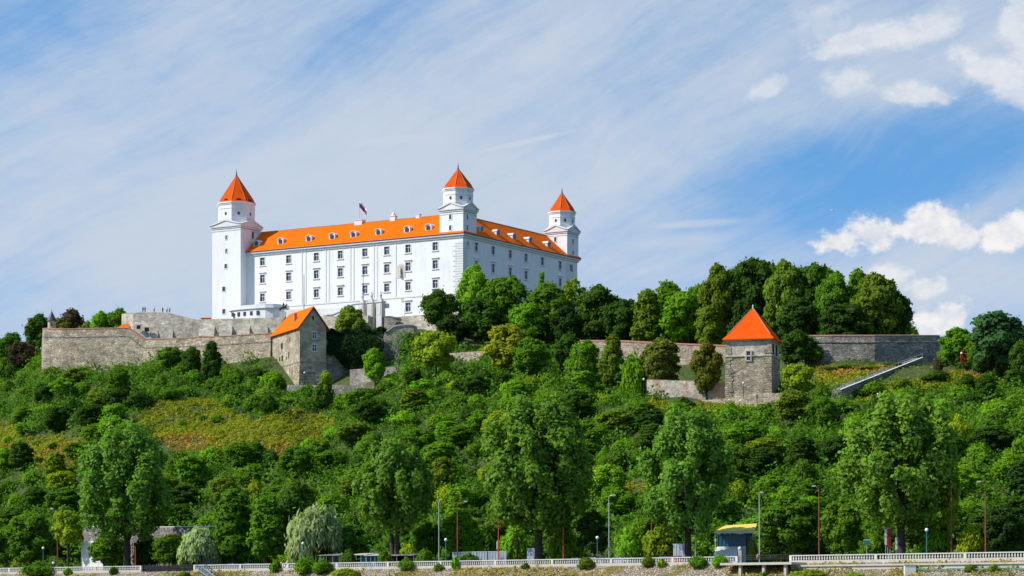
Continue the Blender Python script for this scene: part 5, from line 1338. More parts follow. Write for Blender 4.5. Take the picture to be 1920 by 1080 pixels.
TONE = {'dark': (.055, .115, .016), 'deep': (.036, .075, .016), 'mid': (.098, .195, .017), 'bright': (.145, .29, .018), 'yellow': (.215, .285, .02), 'olive': (.14, .20, .024),
        'gold': (.23, .235, .022), 'brownolive': (.13, .145, .028), 'silver': (.33, .40, .24), 'plum': (.085, .06, .048), 'blue': (.065, .135, .055), 'red': (.34, .06, .035), 'under': (.088, .185, .018), 'pop': (.148, .268, .044)}
SAY = {'dark': 'dark-green', 'deep': 'very dark', 'mid': 'green', 'bright': 'bright-green', 'yellow': 'yellow-green', 'olive': 'olive', 'gold': 'golden', 'brownolive': 'brownish-olive', 'silver': 'silvery', 'plum': 'plum-purple', 'blue': 'blue-green', 'red': 'red', 'pop': 'deep-green'}
prng = random.Random(7)
NPL = [0]
def plant(name, key, x, y, z, h, w, tone, label, cat, group=None, jitter=.16):
    p = PROTO[key]; sx = w/p['w']; sz = h/p['h']
    col = TONE[tone]; j = prng.uniform(1-jitter, 1+jitter); hj = prng.uniform(-.08, .08)
    col = (col[0]*1.24*j*(1+hj), col[1]*1.24*j, col[2]*j*(1-hj), 1)
    rz = prng.uniform(0, 6.28)
    if p['trunk'] is None:
        o = bpy.data.objects.new(name, p['crown']); C.objects.link(o); o.location = (x, y, z); tag(o, label, cat, group); o.color = col; o.scale = (sx, sx, sz); o.rotation_euler = (0, 0, rz)
    else:
        o = bpy.data.objects.new(name, None); C.objects.link(o); o.location = (x, y, z); o.empty_display_size = .5; tag(o, label, cat, group); o.scale = (sx, sx, sz); o.rotation_euler = (0, 0, rz)
        t_ = bpy.data.objects.new('trunk', p['trunk']); C.objects.link(t_); t_.parent = o
        c = bpy.data.objects.new('crown', p['crown']); C.objects.link(c); c.parent = o; c.color = col
    NPL[0] += 1
    return o
OCC = []                                  # hand placed plants: (px, top row, base row, half width)
def tree(px, py_top, wpx, v, key, tone, label, name='tree', cat='tree', group=None, dz=0., base_z=None):
    x, y = G(px, v); z = (H(x, y) if base_z is None else base_z)+dz
    h = (HY-py_top)/F*y-z; w = wpx/F*y
    OCC.append((px, py_top, HY-z/y*F, wpx/2, v))
    return plant(name, key, x, y, z, max(h, 1.0), w*1.08, tone, label, cat, group)

# the large riverside poplars
PG = 'large poplars along the promenade'
tree(238, 800, 188, 9, 'plume0', 'pop', 'large deep-green poplar standing by the grey concrete ruin', 'poplar_tree', 'poplar', PG)
tree(740, 826, 160, 9, 'plumefork', 'pop', 'large poplar with forked dark trunk behind the market stalls', 'poplar_tree', 'poplar', PG)
tree(1010, 748, 218, 9, 'plume1', 'pop', 'large central poplar with thick straight trunk beside the grey fence panel', 'poplar_tree', 'poplar', PG)
tree(1290, 772, 184, 9, 'plume2', 'pop', 'large poplar between the yellow roofed pavilion and the red car', 'poplar_tree', 'poplar', PG)
tree(1690, 744, 226, 9, 'plume3', 'pop', 'largest poplar over the quay wall beside the red banner board', 'poplar_tree', 'poplar', PG)
# trees of the promenade
for px, top, w, v, key, tone, label in (
    (592, 948, 112, 11, 'willow0', 'silver', 'silvery-grey willow drooping behind the teal globe lamp'),
    (375, 990, 82, 9, 'willow1', 'silver', 'small silvery willow shrub in front of the grey concrete ruin'),
    (318, 1004, 62, 8, 'round0', 'mid', 'round green small tree between the dark poplar and the silvery willow shrub'),
    (438, 912, 92, 13, 'cone0', 'mid', 'tall green lime tree nearest the gangway'),
    (500, 928, 84, 12, 'cone1', 'mid', 'green lime tree next to the silvery willow, taller lime on its far side'),
    (548, 918, 90, 20, 'round3', 'dark', 'grey-green tree rising right behind the silvery willow'),
    (58, 965, 92, 12, 'dense0', 'mid', 'broad green linden beside the teal globe lamp at the frame edge'),
    (128, 956, 66, 11, 'sparse1', 'yellow', 'yellow-green tree around the brown street light'),
    (12, 985, 60, 14, 'round2', 'mid', 'green tree cut by the frame edge above the short balustrade'),
    (195, 1005, 60, 8, 'round1', 'mid', 'small green tree before the pale block of the ruin'),
    (1115, 962, 66, 13, 'round1', 'deep', 'small very dark tree around the short-armed grey street light'),
    (1180, 985, 60, 12, 'bush1', 'bright', 'bright-green rounded bush behind the end of the parked cars'),
    (1240, 985, 70, 13, 'bush2', 'yellow', 'yellowish bush behind the slim brown street light'),
    (1478, 930, 116, 12, 'dense1', 'mid', 'round dense green tree just beyond the yellow roofed pavilion'),
    (1580, 935, 84, 14, 'dense0', 'mid', 'dense green tree beside the red-brown street light at the quay wall'),
    (1412, 1010, 18, 14, 'bush0', 'olive', 'small olive bush hiding the blue end of the pavilion'),
    (1640, 1000, 60, 12, 'bush3', 'mid', 'low green bush around the small blue sign'),
    (1755, 985, 62, 12, 'bush4', 'mid', 'green bush behind the teal lamp near the tallest poplar'),
    (1782, 914, 46, 14, 'sparse0', 'yellow', 'thin small tree with yellow leaves on top around the red-brown pole'),
    (1818, 985, 46, 11, 'bush0', 'yellow', 'yellow-green bush between two red-brown poles'),
    (1884, 950, 84, 12, 'dense1', 'deep', 'very dark round tree at the frame edge over the quay wall'),
    (860, 962, 60, 20, 'round0', 'bright', 'bright-green small tree behind the brown curved street light'),
    (800, 975, 70, 22, 'round2', 'mid', 'green tree behind the grey mast light'),
    (905, 990, 66, 20, 'bush1', 'mid', 'green bush behind the corrugated fence'),
    (655, 985, 70, 18, 'round1', 'mid', 'green tree between the silvery willow and forked poplar'),
    (1060, 985, 66, 16, 'bush4', 'bright', 'bright-green bush behind the bright red pole by the central poplar'),
    (965, 985, 60, 18, 'bush2', 'bright', 'bright-green bush on the near side of the central poplar')):
    nm = 'willow_tree' if 'willow' in label.split('drooping')[0] and key[:3] == 'wil' else 'shrub' if key[:4] == 'bush' else 'tree'
    tree(px, top, w, v, key, tone, label, nm, {'willow_tree': 'willow', 'shrub': 'shrub', 'tree': 'tree'}[nm])

# park trees at the crest
CR = 'park trees along the crest'
for px, top, w, v, key, tone, label in (
    (1119, 541, 84, 222, 'round0', 'dark', 'dark-green crest tree with sparse yellow top next to the far castle corner'),
    (1078, 524, 62, 226, 'sparse0', 'yellow', 'thin yellowish crest tree in front of the far castle corner'),
    (1026, 534, 92, 215, 'round1', 'mid', 'broad green crest tree before the shaded castle side'),
    (1016, 506, 20, 222, 'spire', 'bright', 'narrow bright spire tree sticking up against the shaded castle side'),
    (945, 519, 88, 212, 'round2', 'mid', 'tall green crest tree covering the middle of the shaded castle side'),
    (890, 503, 68, 214, 'round3', 'bright', 'tallest bright-green tree right at the near castle corner'),
    (905, 560, 84, 204, 'dense0', 'dark', 'lower dark tree under the tall bright tree at the castle corner'),
    (823, 546, 64, 205, 'round3', 'dark', 'dark airy tree standing before the sunlit castle corner'),
    (848, 590, 62, 198, 'dense1', 'deep', 'very dark low tree between the airy tree and castle corner tree'),
    (985, 572, 66, 206, 'round0', 'bright', 'bright-green lower crest tree before the shaded castle side'),
    (1062, 575, 60, 208, 'dense1', 'deep', 'very dark lower crest tree below the thin yellowish tree'),
    (1170, 560, 66, 216, 'round2', 'dark', 'dark-green crest tree left of the conical olive tree'),
    (1215, 539, 66, 212, 'cone0', 'olive', 'conical olive crest tree'),
    (1252, 532, 76, 224, 'round1', 'mid', 'green crest tree behind and between the conical and bright trees'),
    (1280, 545, 78, 212, 'round2', 'bright', 'bright-green crest tree beside the conical olive one'),
    (1345, 497, 72, 216, 'dense1', 'olive', 'tall olive crest tree above the pink wall end'),
    (1330, 575, 60, 206, 'dense0', 'olive', 'lower olive tree under the tall olive crest tree'),
    (1410, 486, 96, 222, 'dense0', 'dark', 'tall dark crest tree directly behind the square tower roof'),
    (1470, 490, 76, 218, 'dense1', 'olive', 'tall olive-topped tree just beyond the square tower roof'),
    (1525, 496, 84, 224, 'dense0', 'dark', 'dark crest tree in the middle of the dense park group'),
    (1568, 512, 76, 214, 'dense1', 'mid', 'green crest tree over the middle of the grey rampart wall'),
    (1608, 502, 62, 222, 'cone1', 'mid', 'pointed green crest tree topping the end of the park group'),
    (1640, 514, 92, 212, 'dense1', 'olive', 'broad olive-green tree near the end of the rampart wall'),
    (1678, 545, 66, 218, 'dense0', 'deep', 'very dark last tree of the dense park group'),
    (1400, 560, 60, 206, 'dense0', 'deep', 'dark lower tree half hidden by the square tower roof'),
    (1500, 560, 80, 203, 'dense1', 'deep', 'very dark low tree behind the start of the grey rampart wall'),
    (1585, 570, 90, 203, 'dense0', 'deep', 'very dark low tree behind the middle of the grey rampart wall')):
    tree(px, top, w, v, key, tone, label, 'tree', 'tree', CR)
# far end of the crest and the trees over the long bastion wall
for px, top, w, v, key, tone, label in (
    (1870, 586, 116, 176, 'dense0', 'blue', 'big round blue-green tree beyond the rampart wall'),
    (1795, 615, 66, 192, 'dense1', 'bright', 'clipped bright-green trees beside the end of the rampart wall'),
    (1838, 628, 60, 186, 'dense0', 'mid', 'green hedge tree between clipped trees and big blue-green tree'),
    (1916, 640, 40, 170, 'round1', 'dark', 'dark tree cut by the frame edge beside the big blue-green tree'),
    (18, 627, 52, 178, 'round0', 'mid', 'green tree nearest the frame edge before the bastion wall'),
    (42, 640, 42, 170, 'round2', 'plum', 'plum-purple bush tree beside the end of the bastion wall'),
    (74, 592, 54, 196, 'round3', 'dark', 'dark-green tree rising beside the sentry turret'),
    (136, 582, 52, 205, 'round1', 'plum', 'purple-brown tree standing behind the bastion wall'),
    (116, 600, 40, 200, 'round0', 'brownolive', 'brownish tree between the turret and the purple-brown tree'),
    (165, 602, 46, 200, 'bush1', 'mid', 'low green bush behind the bastion wall next to the purple-brown tree'),
    (192, 584, 46, 200, 'round2', 'bright', 'bright-green tree behind the bastion wall'),
    (224, 581, 46, 203, 'round3', 'mid', 'green tree touching the pale upper bastion')):
    tree(px, top, w, v, key, tone, label, 'tree', 'tree')
# trees and shrubs standing among the walls
for px, top, w, v, key, tone, label in (
    (655, 574, 58, 186, 'dense1', 'olive', 'round olive tree standing above the ivy hedge'),
    (675, 600, 36, 182, 'round0', 'olive', 'smaller olive tree leaning out from the round olive tree'),
    (703, 655, 46, 150, 'round1', 'bright', 'bright-green young tree before the rust streaked wall'),
    (690, 612, 34, 182, 'conifer', 'blue', 'small blue-green pointed tree above the ivy terrace'),
    (610, 694, 30, 147, 'sparse1', 'yellow', 'small yellow-green tree at the foot of the gatehouse flank'),
    (818, 620, 72, 158, 'round2', 'yellow', 'vivid yellow-green tree below the sunlit castle corner'),
    (955, 609, 84, 165, 'dense0', 'gold', 'rounded golden-olive tree in the middle below the castle'),
    (993, 634, 66, 158, 'dense1', 'mid', 'green tree touching the rounded golden-olive tree'),
    (1066, 628, 60, 170, 'round1', 'dark', 'dark-green tree before the beginning of the long pink wall'),
    (1148, 627, 54, 164, 'cone1', 'olive', 'conical olive tree in front of the long pink wall'),
    (1237, 636, 80, 163, 'dense0', 'brownolive', 'round brownish-olive chestnut in front of the pink wall'),
    (1325, 642, 62, 158, 'dense1', 'brownolive', 'dark brownish chestnut right beside the square tower'),
    (1497, 682, 52, 148, 'round2', 'yellow', 'yellow-green tree right beside the square tower'),
    (1494, 622, 62, 178, 'round3', 'dark', 'dark spreading tree before the beginning of the rampart wall'),
    (1528, 648, 38, 182, 'round1', 'mid', 'small green tree before the rampart wall beside the dark spreading one'),
    (397, 638, 42, 152, 'cone1', 'dark', 'dark pointed conifer before the long bastion wall'),
    (362, 652, 36, 150, 'round0', 'dark', 'dark-green tree beside the pointed conifer'),
    (318, 650, 44, 148, 'round2', 'mid', 'green tree before the lowered part of the bastion wall'),
    (1806, 657, 15, 176, 'sparse0', 'red', 'slender red-leaved tree by the white path lamp'),
    (1759, 672, 18, 172, 'bush2', 'plum', 'small plum shrub at the head of the stone stairs'),
    (1755, 695, 60, 160, 'bush3', 'dark', 'dark bush under the head of the stone stairs'),
    (1590, 683, 44, 178, 'bush0', 'mid', 'green bush on the terrace before the rampart wall'),
    (1560, 690, 36, 176, 'bush1', 'dark', 'dark little bush before the rampart wall foot'),
    (1630, 690, 40, 176, 'bush4', 'olive', 'olive bush before the rampart wall near the stair parapet'),
    (1675, 678, 36, 180, 'bush2', 'dark', 'dark bush tucked between the rampart wall and stairs')):
    nm = 'shrub' if key[:4] == 'bush' else 'tree'
    tree(px, top, w, v, key, tone, label, nm, nm)
# low growth under the crest trees and at both ends of the hill
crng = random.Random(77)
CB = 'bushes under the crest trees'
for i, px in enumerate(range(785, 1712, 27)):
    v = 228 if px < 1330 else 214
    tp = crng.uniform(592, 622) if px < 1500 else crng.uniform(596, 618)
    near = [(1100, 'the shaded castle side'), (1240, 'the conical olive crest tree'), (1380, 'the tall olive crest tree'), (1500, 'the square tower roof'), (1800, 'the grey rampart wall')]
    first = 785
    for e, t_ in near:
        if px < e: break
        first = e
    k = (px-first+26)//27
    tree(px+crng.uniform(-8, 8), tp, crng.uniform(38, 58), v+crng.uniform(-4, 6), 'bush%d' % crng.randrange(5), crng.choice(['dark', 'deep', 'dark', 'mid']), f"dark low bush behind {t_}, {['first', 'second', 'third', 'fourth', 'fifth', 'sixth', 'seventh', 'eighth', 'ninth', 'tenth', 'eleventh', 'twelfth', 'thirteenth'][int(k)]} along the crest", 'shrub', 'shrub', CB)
for px, top, w, v, key, tone, label in (
    (1778, 655, 46, 196, 'bush0', 'mid', 'green bush filling below the clipped bright-green trees'), (1812, 662, 50, 192, 'bush1', 'dark', 'dark bush behind the slender red-leaved tree'), (1850, 665, 56, 188, 'bush2', 'dark', 'dark bush under the near flank of the big blue-green tree'),
    (1890, 668, 56, 184, 'bush3', 'mid', 'green bush under the outer flank of the big blue-green tree'), (1925, 672, 50, 180, 'bush4', 'dark', 'dark bush cut by the frame edge under the big blue-green tree'),
    (6, 660, 46, 184, 'bush0', 'mid', 'green bush cut by the frame edge below the first tree'), (32, 668, 44, 178, 'bush1', 'dark', 'dark bush below the plum-purple bush tree'), (62, 650, 44, 186, 'bush2', 'mid', 'green bush below the dark-green tree by the turret'),
    (72, 668, 34, 172, 'bush3', 'bright', 'bright bush touching the end of the bastion wall'),
    (215, 1000, 56, 16, 'bush1', 'mid', 'green bush between the ruin block and dark poplar trunk'), (276, 1000, 52, 16, 'bush2', 'deep', 'very dark bush just past the dark poplar trunk'), (345, 1012, 50, 15, 'bush3', 'dark', 'dark bush behind the small silvery willow shrub'),
    (441, 694, 52, 150, 'bush1', 'mid', 'green bush before the bastion wall beyond the pointed conifer'), (478, 698, 46, 152, 'bush4', 'dark', 'dark bush before the bastion wall close to the gatehouse'), (512, 697, 50, 150, 'bush2', 'bright', 'bright-green bush at the very foot of the gatehouse flank'),
    (425, 712, 50, 146, 'bush3', 'olive', 'olive bush below the pointed conifer'), (466, 722, 54, 142, 'bush0', 'mid', 'green bush halfway between conifer and gatehouse foot'), (500, 728, 44, 143, 'bush3', 'dark', 'dark bush beside the low grey parapet end'),
    (578, 722, 48, 146, 'bush0', 'mid', 'green bush growing over the low grey parapet below the gatehouse'), (608, 716, 40, 147, 'bush2', 'dark', 'dark bush growing over the middle of the low grey parapet'), (655, 738, 56, 143, 'bush1', 'mid', 'green bush under the low grey parapet'), (700, 728, 50, 146, 'bush4', 'mid', 'green bush before the far part of the low parapet'),
    (735, 700, 36, 152, 'bush3', 'bright', 'bright-green bush at the bare grey tree foot'), (545, 752, 44, 142, 'bush2', 'dark', 'dark bush under the corner of the low grey parapet'),
    (1100, 640, 56, 168, 'round0', 'bright', 'bright-green tree before the first stretch of the long pink wall'), (1190, 662, 50, 160, 'bush2', 'bright', 'bright-green bush at the end of the rust streaked wall'), (1085, 668, 60, 160, 'bush0', 'mid', 'green bush under the first stretch of the long pink wall'),
    (1375, 506, 70, 230, 'dense0', 'mid', 'green crest tree rising between the tall olive and dark trees'), (1447, 498, 70, 232, 'dense1', 'dark', 'dark crest tree behind the square tower roof tip'), (1548, 502, 76, 232, 'dense0', 'olive', 'olive crest tree deep in the dense park group'), (1628, 520, 70, 230, 'dense1', 'dark', 'dark crest tree behind the pointed one'), (1310, 535, 60, 228, 'dense0', 'mid', 'green crest tree between bright tree and tall olive one'),
    (655, 1031, 34, 5, 'bush1', 'dark', 'dark bush before the first market stall'), (722, 1032, 28, 5, 'bush2', 'mid', 'green bush between the blue stall and the long stall'), (795, 1030, 34, 5, 'bush0', 'mid', 'green bush at the end of the long stall'), (878, 1036, 44, 7, 'bush4', 'mid', 'green bush before the corrugated fence'),
    (1566, 722, 40, 148, 'bush1', 'mid', 'green bush at the foot end of the stone stairs'), (1596, 728, 44, 146, 'bush3', 'olive', 'olive bush under the lower flight of the stone stairs'), (1640, 716, 46, 150, 'bush0', 'mid', 'green bush half way along the stone stairs'), (1690, 708, 40, 154, 'bush2', 'olive', 'olive bush under the upper flight of the stone stairs'),
    (418, 985, 60, 19, 'round0', 'mid', 'green tree closing the end of the grey ruin')):
    nm = 'shrub' if key[:4] == 'bush' else 'tree'
    tree(px, top, w, v, key, tone, label, nm, nm)
# hanging ivy hedge
def ivy():
    rng = np.random.default_rng(5); A, B = P(604, 634, 748), P(722, 634, 742); n = 7500
    t_ = rng.random(n); x = A.x+(B.x-A.x)*t_; y = A.y+(B.y-A.y)*t_
    drop = (6.5+4.5*np.clip((t_-.15)/.4, 0, 1)+1.2*np.sin(t_*19))*rng.random(n)**.8
    dep = -1.2-1.6*np.sin(np.clip(drop/9, 0, 1)*3.1)*rng.uniform(.5, 1.1, n)-rng.random(n)*.5
    topm = rng.random(n) < .3
    drop[topm] = -rng.random(topm.sum())*1.1; dep[topm] = rng.uniform(-2.0, 3.5, topm.sum())
    c = np.stack([x+.15*dep, y+dep, 79.0-drop+.5*np.sin(x*1.3)], 1)
    nm = np.stack([rng.normal(0, .4, n), np.full(n, -1.), np.full(n, .35)], 1); nm[topm] = np.stack([rng.normal(0, .3, topm.sum()), np.full(topm.sum(), -.3), np.ones(topm.sum())], 1)
    nm /= np.linalg.norm(nm, axis=1)[:, None]
    me = leaf_cards('ivy_hedge', c, nm, rng.uniform(.4, .75, n), np.clip(rng.normal(.4, .15, n), 0, 1), rng=rng)
    o = bpy.data.objects.new('ivy_hedge', me); C.objects.link(o); o.color = (.020, .050, .014, 1); tag(o, 'thick dark ivy hedge hanging over the terrace wall beside the gatehouse', 'hedge')
ivy()
# bare grey tree
def bare_tree():
    x, y = G(747, 158); z = H(x, y); rng = random.Random(3); b = MB()
    o = thing('bare_tree', 'leafless grey tree with twisted branches in front of the ruined wall', 'tree', (x, y, z))
    def br(p, d, l, r, k):
        q = p+d*l; m_ = p+d*l*.5+Vector((rng.uniform(-.15, .15), 0, rng.uniform(-.1, .15)))*l
        b.tube([p, m_, q], [r, r*.8, r*.6], 6)
        if k:
            for _ in range(3 if k > 1 else 2):
                nd = (d+Vector((rng.uniform(-.8, .8), rng.uniform(-.6, .6), rng.uniform(-.1, .5)))).normalized(); br(q, nd, l*rng.uniform(.6, .8), r*.58, k-1)
    br(Vector((x, y, z-.5)), Vector((0, 0, 1)), 5.2, .3, 4); b.build('trunk', 'barkgrey', o, recalc=False)
bare_tree()

# ------------------------------------------------------------------ the wooded slope
MARK = [(0, 'purple-leaved tree'), (110, 'sentry turret'), (205, 'pale upper bastion'), (300, 'stepped bastion coping'), (390, 'pointed conifer'), (470, 'gatehouse flank'), (560, 'gatehouse gable'), (640, 'ivy hedge'), (720, 'bare grey tree'),
        (790, 'vivid yellow-green tree'), (870, 'near castle corner'), (950, 'golden-olive tree'), (1030, 'far castle tower'), (1110, 'conical olive tree'), (1190, 'brownish chestnut'), (1280, 'chestnut pair'), (1360, 'square tower'), (1450, 'tower-side yellow tree'), (1540, 'stone stairs'), (1630, 'rampart wall end'), (1720, 'plum shrub'), (1800, 'big blue-green tree'), (1860, 'frame-edge tree')]
def mark(px):
    m_ = MARK[0][1]
    for p, t_ in MARK:
        if px >= p: m_ = t_
    return m_
def inpoly(px, py, poly):
    c = False
    for (x0, y0), (x1, y1) in zip(poly, poly[1:]+poly[:1]):
        if (y0 > py) != (y1 > py) and px < (x1-x0)*(py-y0)/(y1-y0)+x0: c = not c
    return c
MEADOW = [[(250, 800), (285, 752), (400, 748), (470, 790), (560, 768), (640, 790), (610, 850), (520, 870), (440, 862), (330, 850), (300, 830)],
          [(45, 820), (110, 815), (165, 832), (140, 880), (70, 885)], [(-30, 785), (45, 792), (35, 860), (-30, 870)], [(1150, 905), (1240, 905), (1230, 960), (1150, 960)],
          [(1215, 752), (1420, 760), (1400, 785), (1240, 775)], [(1590, 735), (1780, 700), (1900, 700), (1880, 725), (1740, 735), (1640, 760), (1560, 760)], [(1520, 685), (1690, 690), (1640, 715), (1560, 735), (1510, 715)]]
def meadow(px, py): return any(inpoly(px, py, m_) for m_ in MEADOW)
KEEP = [  # (px0, px1, py limit): nothing may rise above this row here, so that walls stay visible as in the photo
    (80, 240, 672), (240, 300, 688), (300, 420, 668), (420, 512, 690), (512, 545, 742), (545, 660, 730), (660, 745, 712), (745, 800, 690), (800, 905, 655), (905, 1010, 690), (1010, 1100, 660), (1100, 1195, 690), (1195, 1300, 742), (1300, 1480, 752), (1480, 1545, 712), (1545, 1640, 745), (1640, 1770, 728), (1770, 1930, 690)]
def limit(px):
    for a, b_, y_ in KEEP:
        if a <= px < b_: return y_
    return 640
slope = []
srng = random.Random(21)
uu = -250.
rows_v = []
v = 31.
while v < 164:
    step = 10.8
    u = -400.+srng.uniform(0, step)
    while u < 200:
        jv = v+srng.uniform(-3.6, 3.6); ju = u+srng.uniform(-3.6, 3.6)
        x = NV.y*ju+NV.x*jv; y = 476-NV.x*ju+NV.y*jv
        px = 960+F*x/y; z = H(x, y); py = HY-F*z/y
        u += step
        if not -60 < px < 1980: continue
        if py < limit(px)+8: continue
        if meadow(px, py) and srng.random() < .72: continue
        slope.append((px, py, jv, x, y, z))
    v += 9.6
cand = []
for px, py, v, x, y, z in slope:
    t_ = srng.random()
    hmax = (HY-limit(px))/F*y-z
    if meadow(px, py): kind, h, w = 'shrub', srng.uniform(1.4, 2.6), srng.uniform(2.5, 5)
    elif t_ < .54: kind, h, w = 'tree', srng.uniform(4.6, 9.), srng.uniform(6.5, 10.5)
    else: kind, h, w = 'shrub', srng.uniform(3.2, 6.0), srng.uniform(5, 8.5)
    if v > 128: h *= .75; w *= .8
    h = min(h, max(hmax, .0))
    if h < 1.4: continue
    if kind == 'tree' and h < 5: kind = 'shrub'
    # keep clear of what is hand placed in front
    left = px < 760
    q = srng.random()
    tone = ('mid' if q < .45 else 'bright' if q < .68 else 'dark' if q < .86 else 'olive' if q < .94 else 'yellow') if not left else ('mid' if q < .38 else 'dark' if q < .66 else 'bright' if q < .82 else 'olive' if q < .93 else 'yellow')
    if px > 1500 and v < 90: tone = srng.choice(['dark', 'mid', 'mid', 'deep', 'bright'])
    sizew = ('tall' if h > 8 else 'middling') if kind == 'tree' else ('broad' if w > 6.8 else 'low')
    cand.append(dict(px=px, v=v, x=x, y=y, z=z, kind=kind, h=h, w=w, tone=tone, size=sizew))
def band(v): return 'at the hill foot' if v < 48 else 'low on the slope' if v < 80 else 'halfway up' if v < 112 else 'high on the slope' if v < 138 else 'just under the walls'
ORD = {1: ['']}
WORDN = ['first', 'second', 'third', 'fourth', 'fifth', 'sixth', 'seventh', 'eighth', 'ninth', 'tenth', 'eleventh', 'twelfth']
cells = {}
for c in cand: cells.setdefault((c['size'], c['tone'], c['kind'], band(c['v']), mark(c['px'])), []).append(c)
for (sz, tn, kd, bd, mk), L_ in cells.items():
    L_.sort(key=lambda c: c['px'])
    for i, c in enumerate(L_):
        s = f"{sz} {SAY[tn]} {kd} {bd} below the {mk}"
        if len(L_) == 2: s += ', the '+('left' if i == 0 else 'right')+' one'
        elif len(L_) > 2: s += f', {WORDN[i]} from left'
        c['label'] = s
for c in cand:
    key = srng.choice(['round0', 'round1', 'round2', 'round3', 'dense0', 'dense1', 'cone0', 'sparse0']) if c['kind'] == 'tree' else srng.choice(['bush0', 'bush1', 'bush2', 'bush3', 'bush4'])
    plant(c['kind'], key, c['x'], c['y'], c['z']-.3, c['h'], c['w'], c['tone'], c['label'], c['kind'], 'trees on the wooded slope' if c['kind'] == 'tree' else 'shrubs on the wooded slope', .22)

# low growth between the trees: nobody could count it
def hummocks(name, n, per, region, rad, size, tone, label, seed):
    """a carpet of low leafy hummocks of many sizes, grown into each other"""
    rng = np.random.default_rng(seed); out = []
    while sum(len(q) for q in out) < n and len(out) < 60:
        u = rng.uniform(-560, 330, n*2); v = rng.uniform(24, 215, n*2)
        x = NV.y*u+NV.x*v; y = 476-NV.x*u+NV.y*v; z = Hn(x, y); px = 960+F*x/y; py = HY-F*z/y
        keep = region(px, py, v, x, y); out.append(np.stack([x[keep], y[keep], z[keep]], 1))
    c = np.concatenate(out)[:n]; n = len(c)
    r = rad[0]+(rad[1]-rad[0])*rng.random(n)**2.2; tn = np.clip(rng.normal(.42, .16, n)+.2*np.sin(c[:, 0]*.06+1)*np.sin(c[:, 1]*.05), .05, .95)
    k = np.maximum(12, (per*(r/np.mean(rad))**1.8)).astype(int); idx = np.repeat(np.arange(n), k); m_ = len(idx)
    d = rng.normal(size=(m_, 3)); d /= np.linalg.norm(d, axis=1)[:, None]; d[:, 2] = np.abs(d[:, 2])*.9+.02
    d /= np.linalg.norm(d, axis=1)[:, None]
    rr = r[idx]*(rng.uniform(.6, 1.12, m_)+.18*np.sin(d[:, 0]*6+idx)*np.sin(d[:, 1]*5+idx*1.7)); hz = rng.uniform(.7, 1.25, n)[idx]
    pts = c[idx]+d*rr[:, None]*np.stack([np.ones(m_), np.ones(m_), hz], 1); pts[:, 2] -= .25
    nm = d*.8+np.array([0, 0, .3]); nm /= np.linalg.norm(nm, axis=1)[:, None]
    me = leaf_cards(name, pts, nm, rng.uniform(*size, m_), np.clip(tn[idx]+rng.normal(0, .13, m_), 0, 1), 'scrub', rng=rng)
    o = bpy.data.objects.new(name, me); C.objects.link(o); o.color = (TONE[tone][0]*1.15, TONE[tone][1]*1.18, TONE[tone][2], 1); o['kind'] = 'stuff'; o['label'] = label
    return o
def cover(name, n, region, size, hh, tone, label, seed, lump=.5, spread_t=.22):
    rng = np.random.default_rng(seed); out = []
    while sum(len(q) for q in out) < n:
        u = rng.uniform(-400, 230, n*2); v = rng.uniform(-14, 215, n*2)
        x = NV.y*u+NV.x*v; y = 476-NV.x*u+NV.y*v; z = Hn(x, y)
        px = 960+F*x/y; py = HY-F*z/y
        keep = region(px, py, v, x, y); out.append(np.stack([x[keep], y[keep], z[keep]], 1))
        if len(out) > 40: break
    p = np.concatenate(out)[:n]; k = len(p)
    lumpz = (np.sin(p[:, 0]*.9+np.sin(p[:, 1]*.7)*1.3)*np.sin(p[:, 1]*1.1+p[:, 0]*.4)*.5+.5)
    up = rng.random(k)*hh*(lump+(1-lump)*lumpz*1.6); p[:, 2] += up
    nm = np.stack([np.cos(p[:, 0]*1.7)*.45-NV.x*.4, np.cos(p[:, 1]*1.9)*.45-NV.y*.4, np.full(k, .75)], 1)+rng.normal(size=(k, 3))*.25
    nm /= np.linalg.norm(nm, axis=1)[:, None]
    tint = np.clip(rng.normal(.45, spread_t, k)+.2*np.sin(p[:, 0]*.23+1)*np.sin(p[:, 1]*.19)+.15*np.sin(p[:, 0]*.7+p[:, 1]*.5), 0, 1)
    me = leaf_cards(name, p, nm, rng.uniform(*size, k), tint, 'scrub', rng=rng)
    o = bpy.data.objects.new(name, me); C.objects.link(o); o.color = (TONE[tone][0]*.95, TONE[tone][1]*.95, TONE[tone][2], 1); o['kind'] = 'stuff'; o['label'] = label
    return o
vm = np.vectorize(lambda a, b_: meadow(a, b_))
lim = np.vectorize(limit)
hummocks('undergrowth', 14000, 46, lambda px, py, v, x, y: (px > -420) & (px < 2330) & (v > 27) & (v < np.where(px < 84, 215, np.where((px > 240) & (px < 525), 169, np.where(px < 740, 162, 205)))) & ~vm(px, py) & ((v < 158) | (px < 1190)) & ~((px > 1192) & (px < 1480) & (v > 143)) & ~((px > 525) & (px < 745) & (v > 146)), (1.1, 3.9), (.34, .76), 'under', 'dense green undergrowth covering the slope between trees', 31)
TONE['scrubyellow'] = (.265, .265, .024); TONE['scrubochre'] = (.40, .225, .04); TONE['dry'] = (.38, .31, .06)
hummocks('meadow_scrub', 8500, 26, lambda px, py, v, x, y: (px > -80) & (px < 2000) & (v > 27) & (v < 185) & vm(px, py) & (np.sin(x*.12)*np.sin(y*.1)+.8*np.sin(x*.05+y*.07) > -.75), (.35, 1.25), (.22, .48), 'scrubyellow', 'yellow-green low scrub on the open slope', 32)
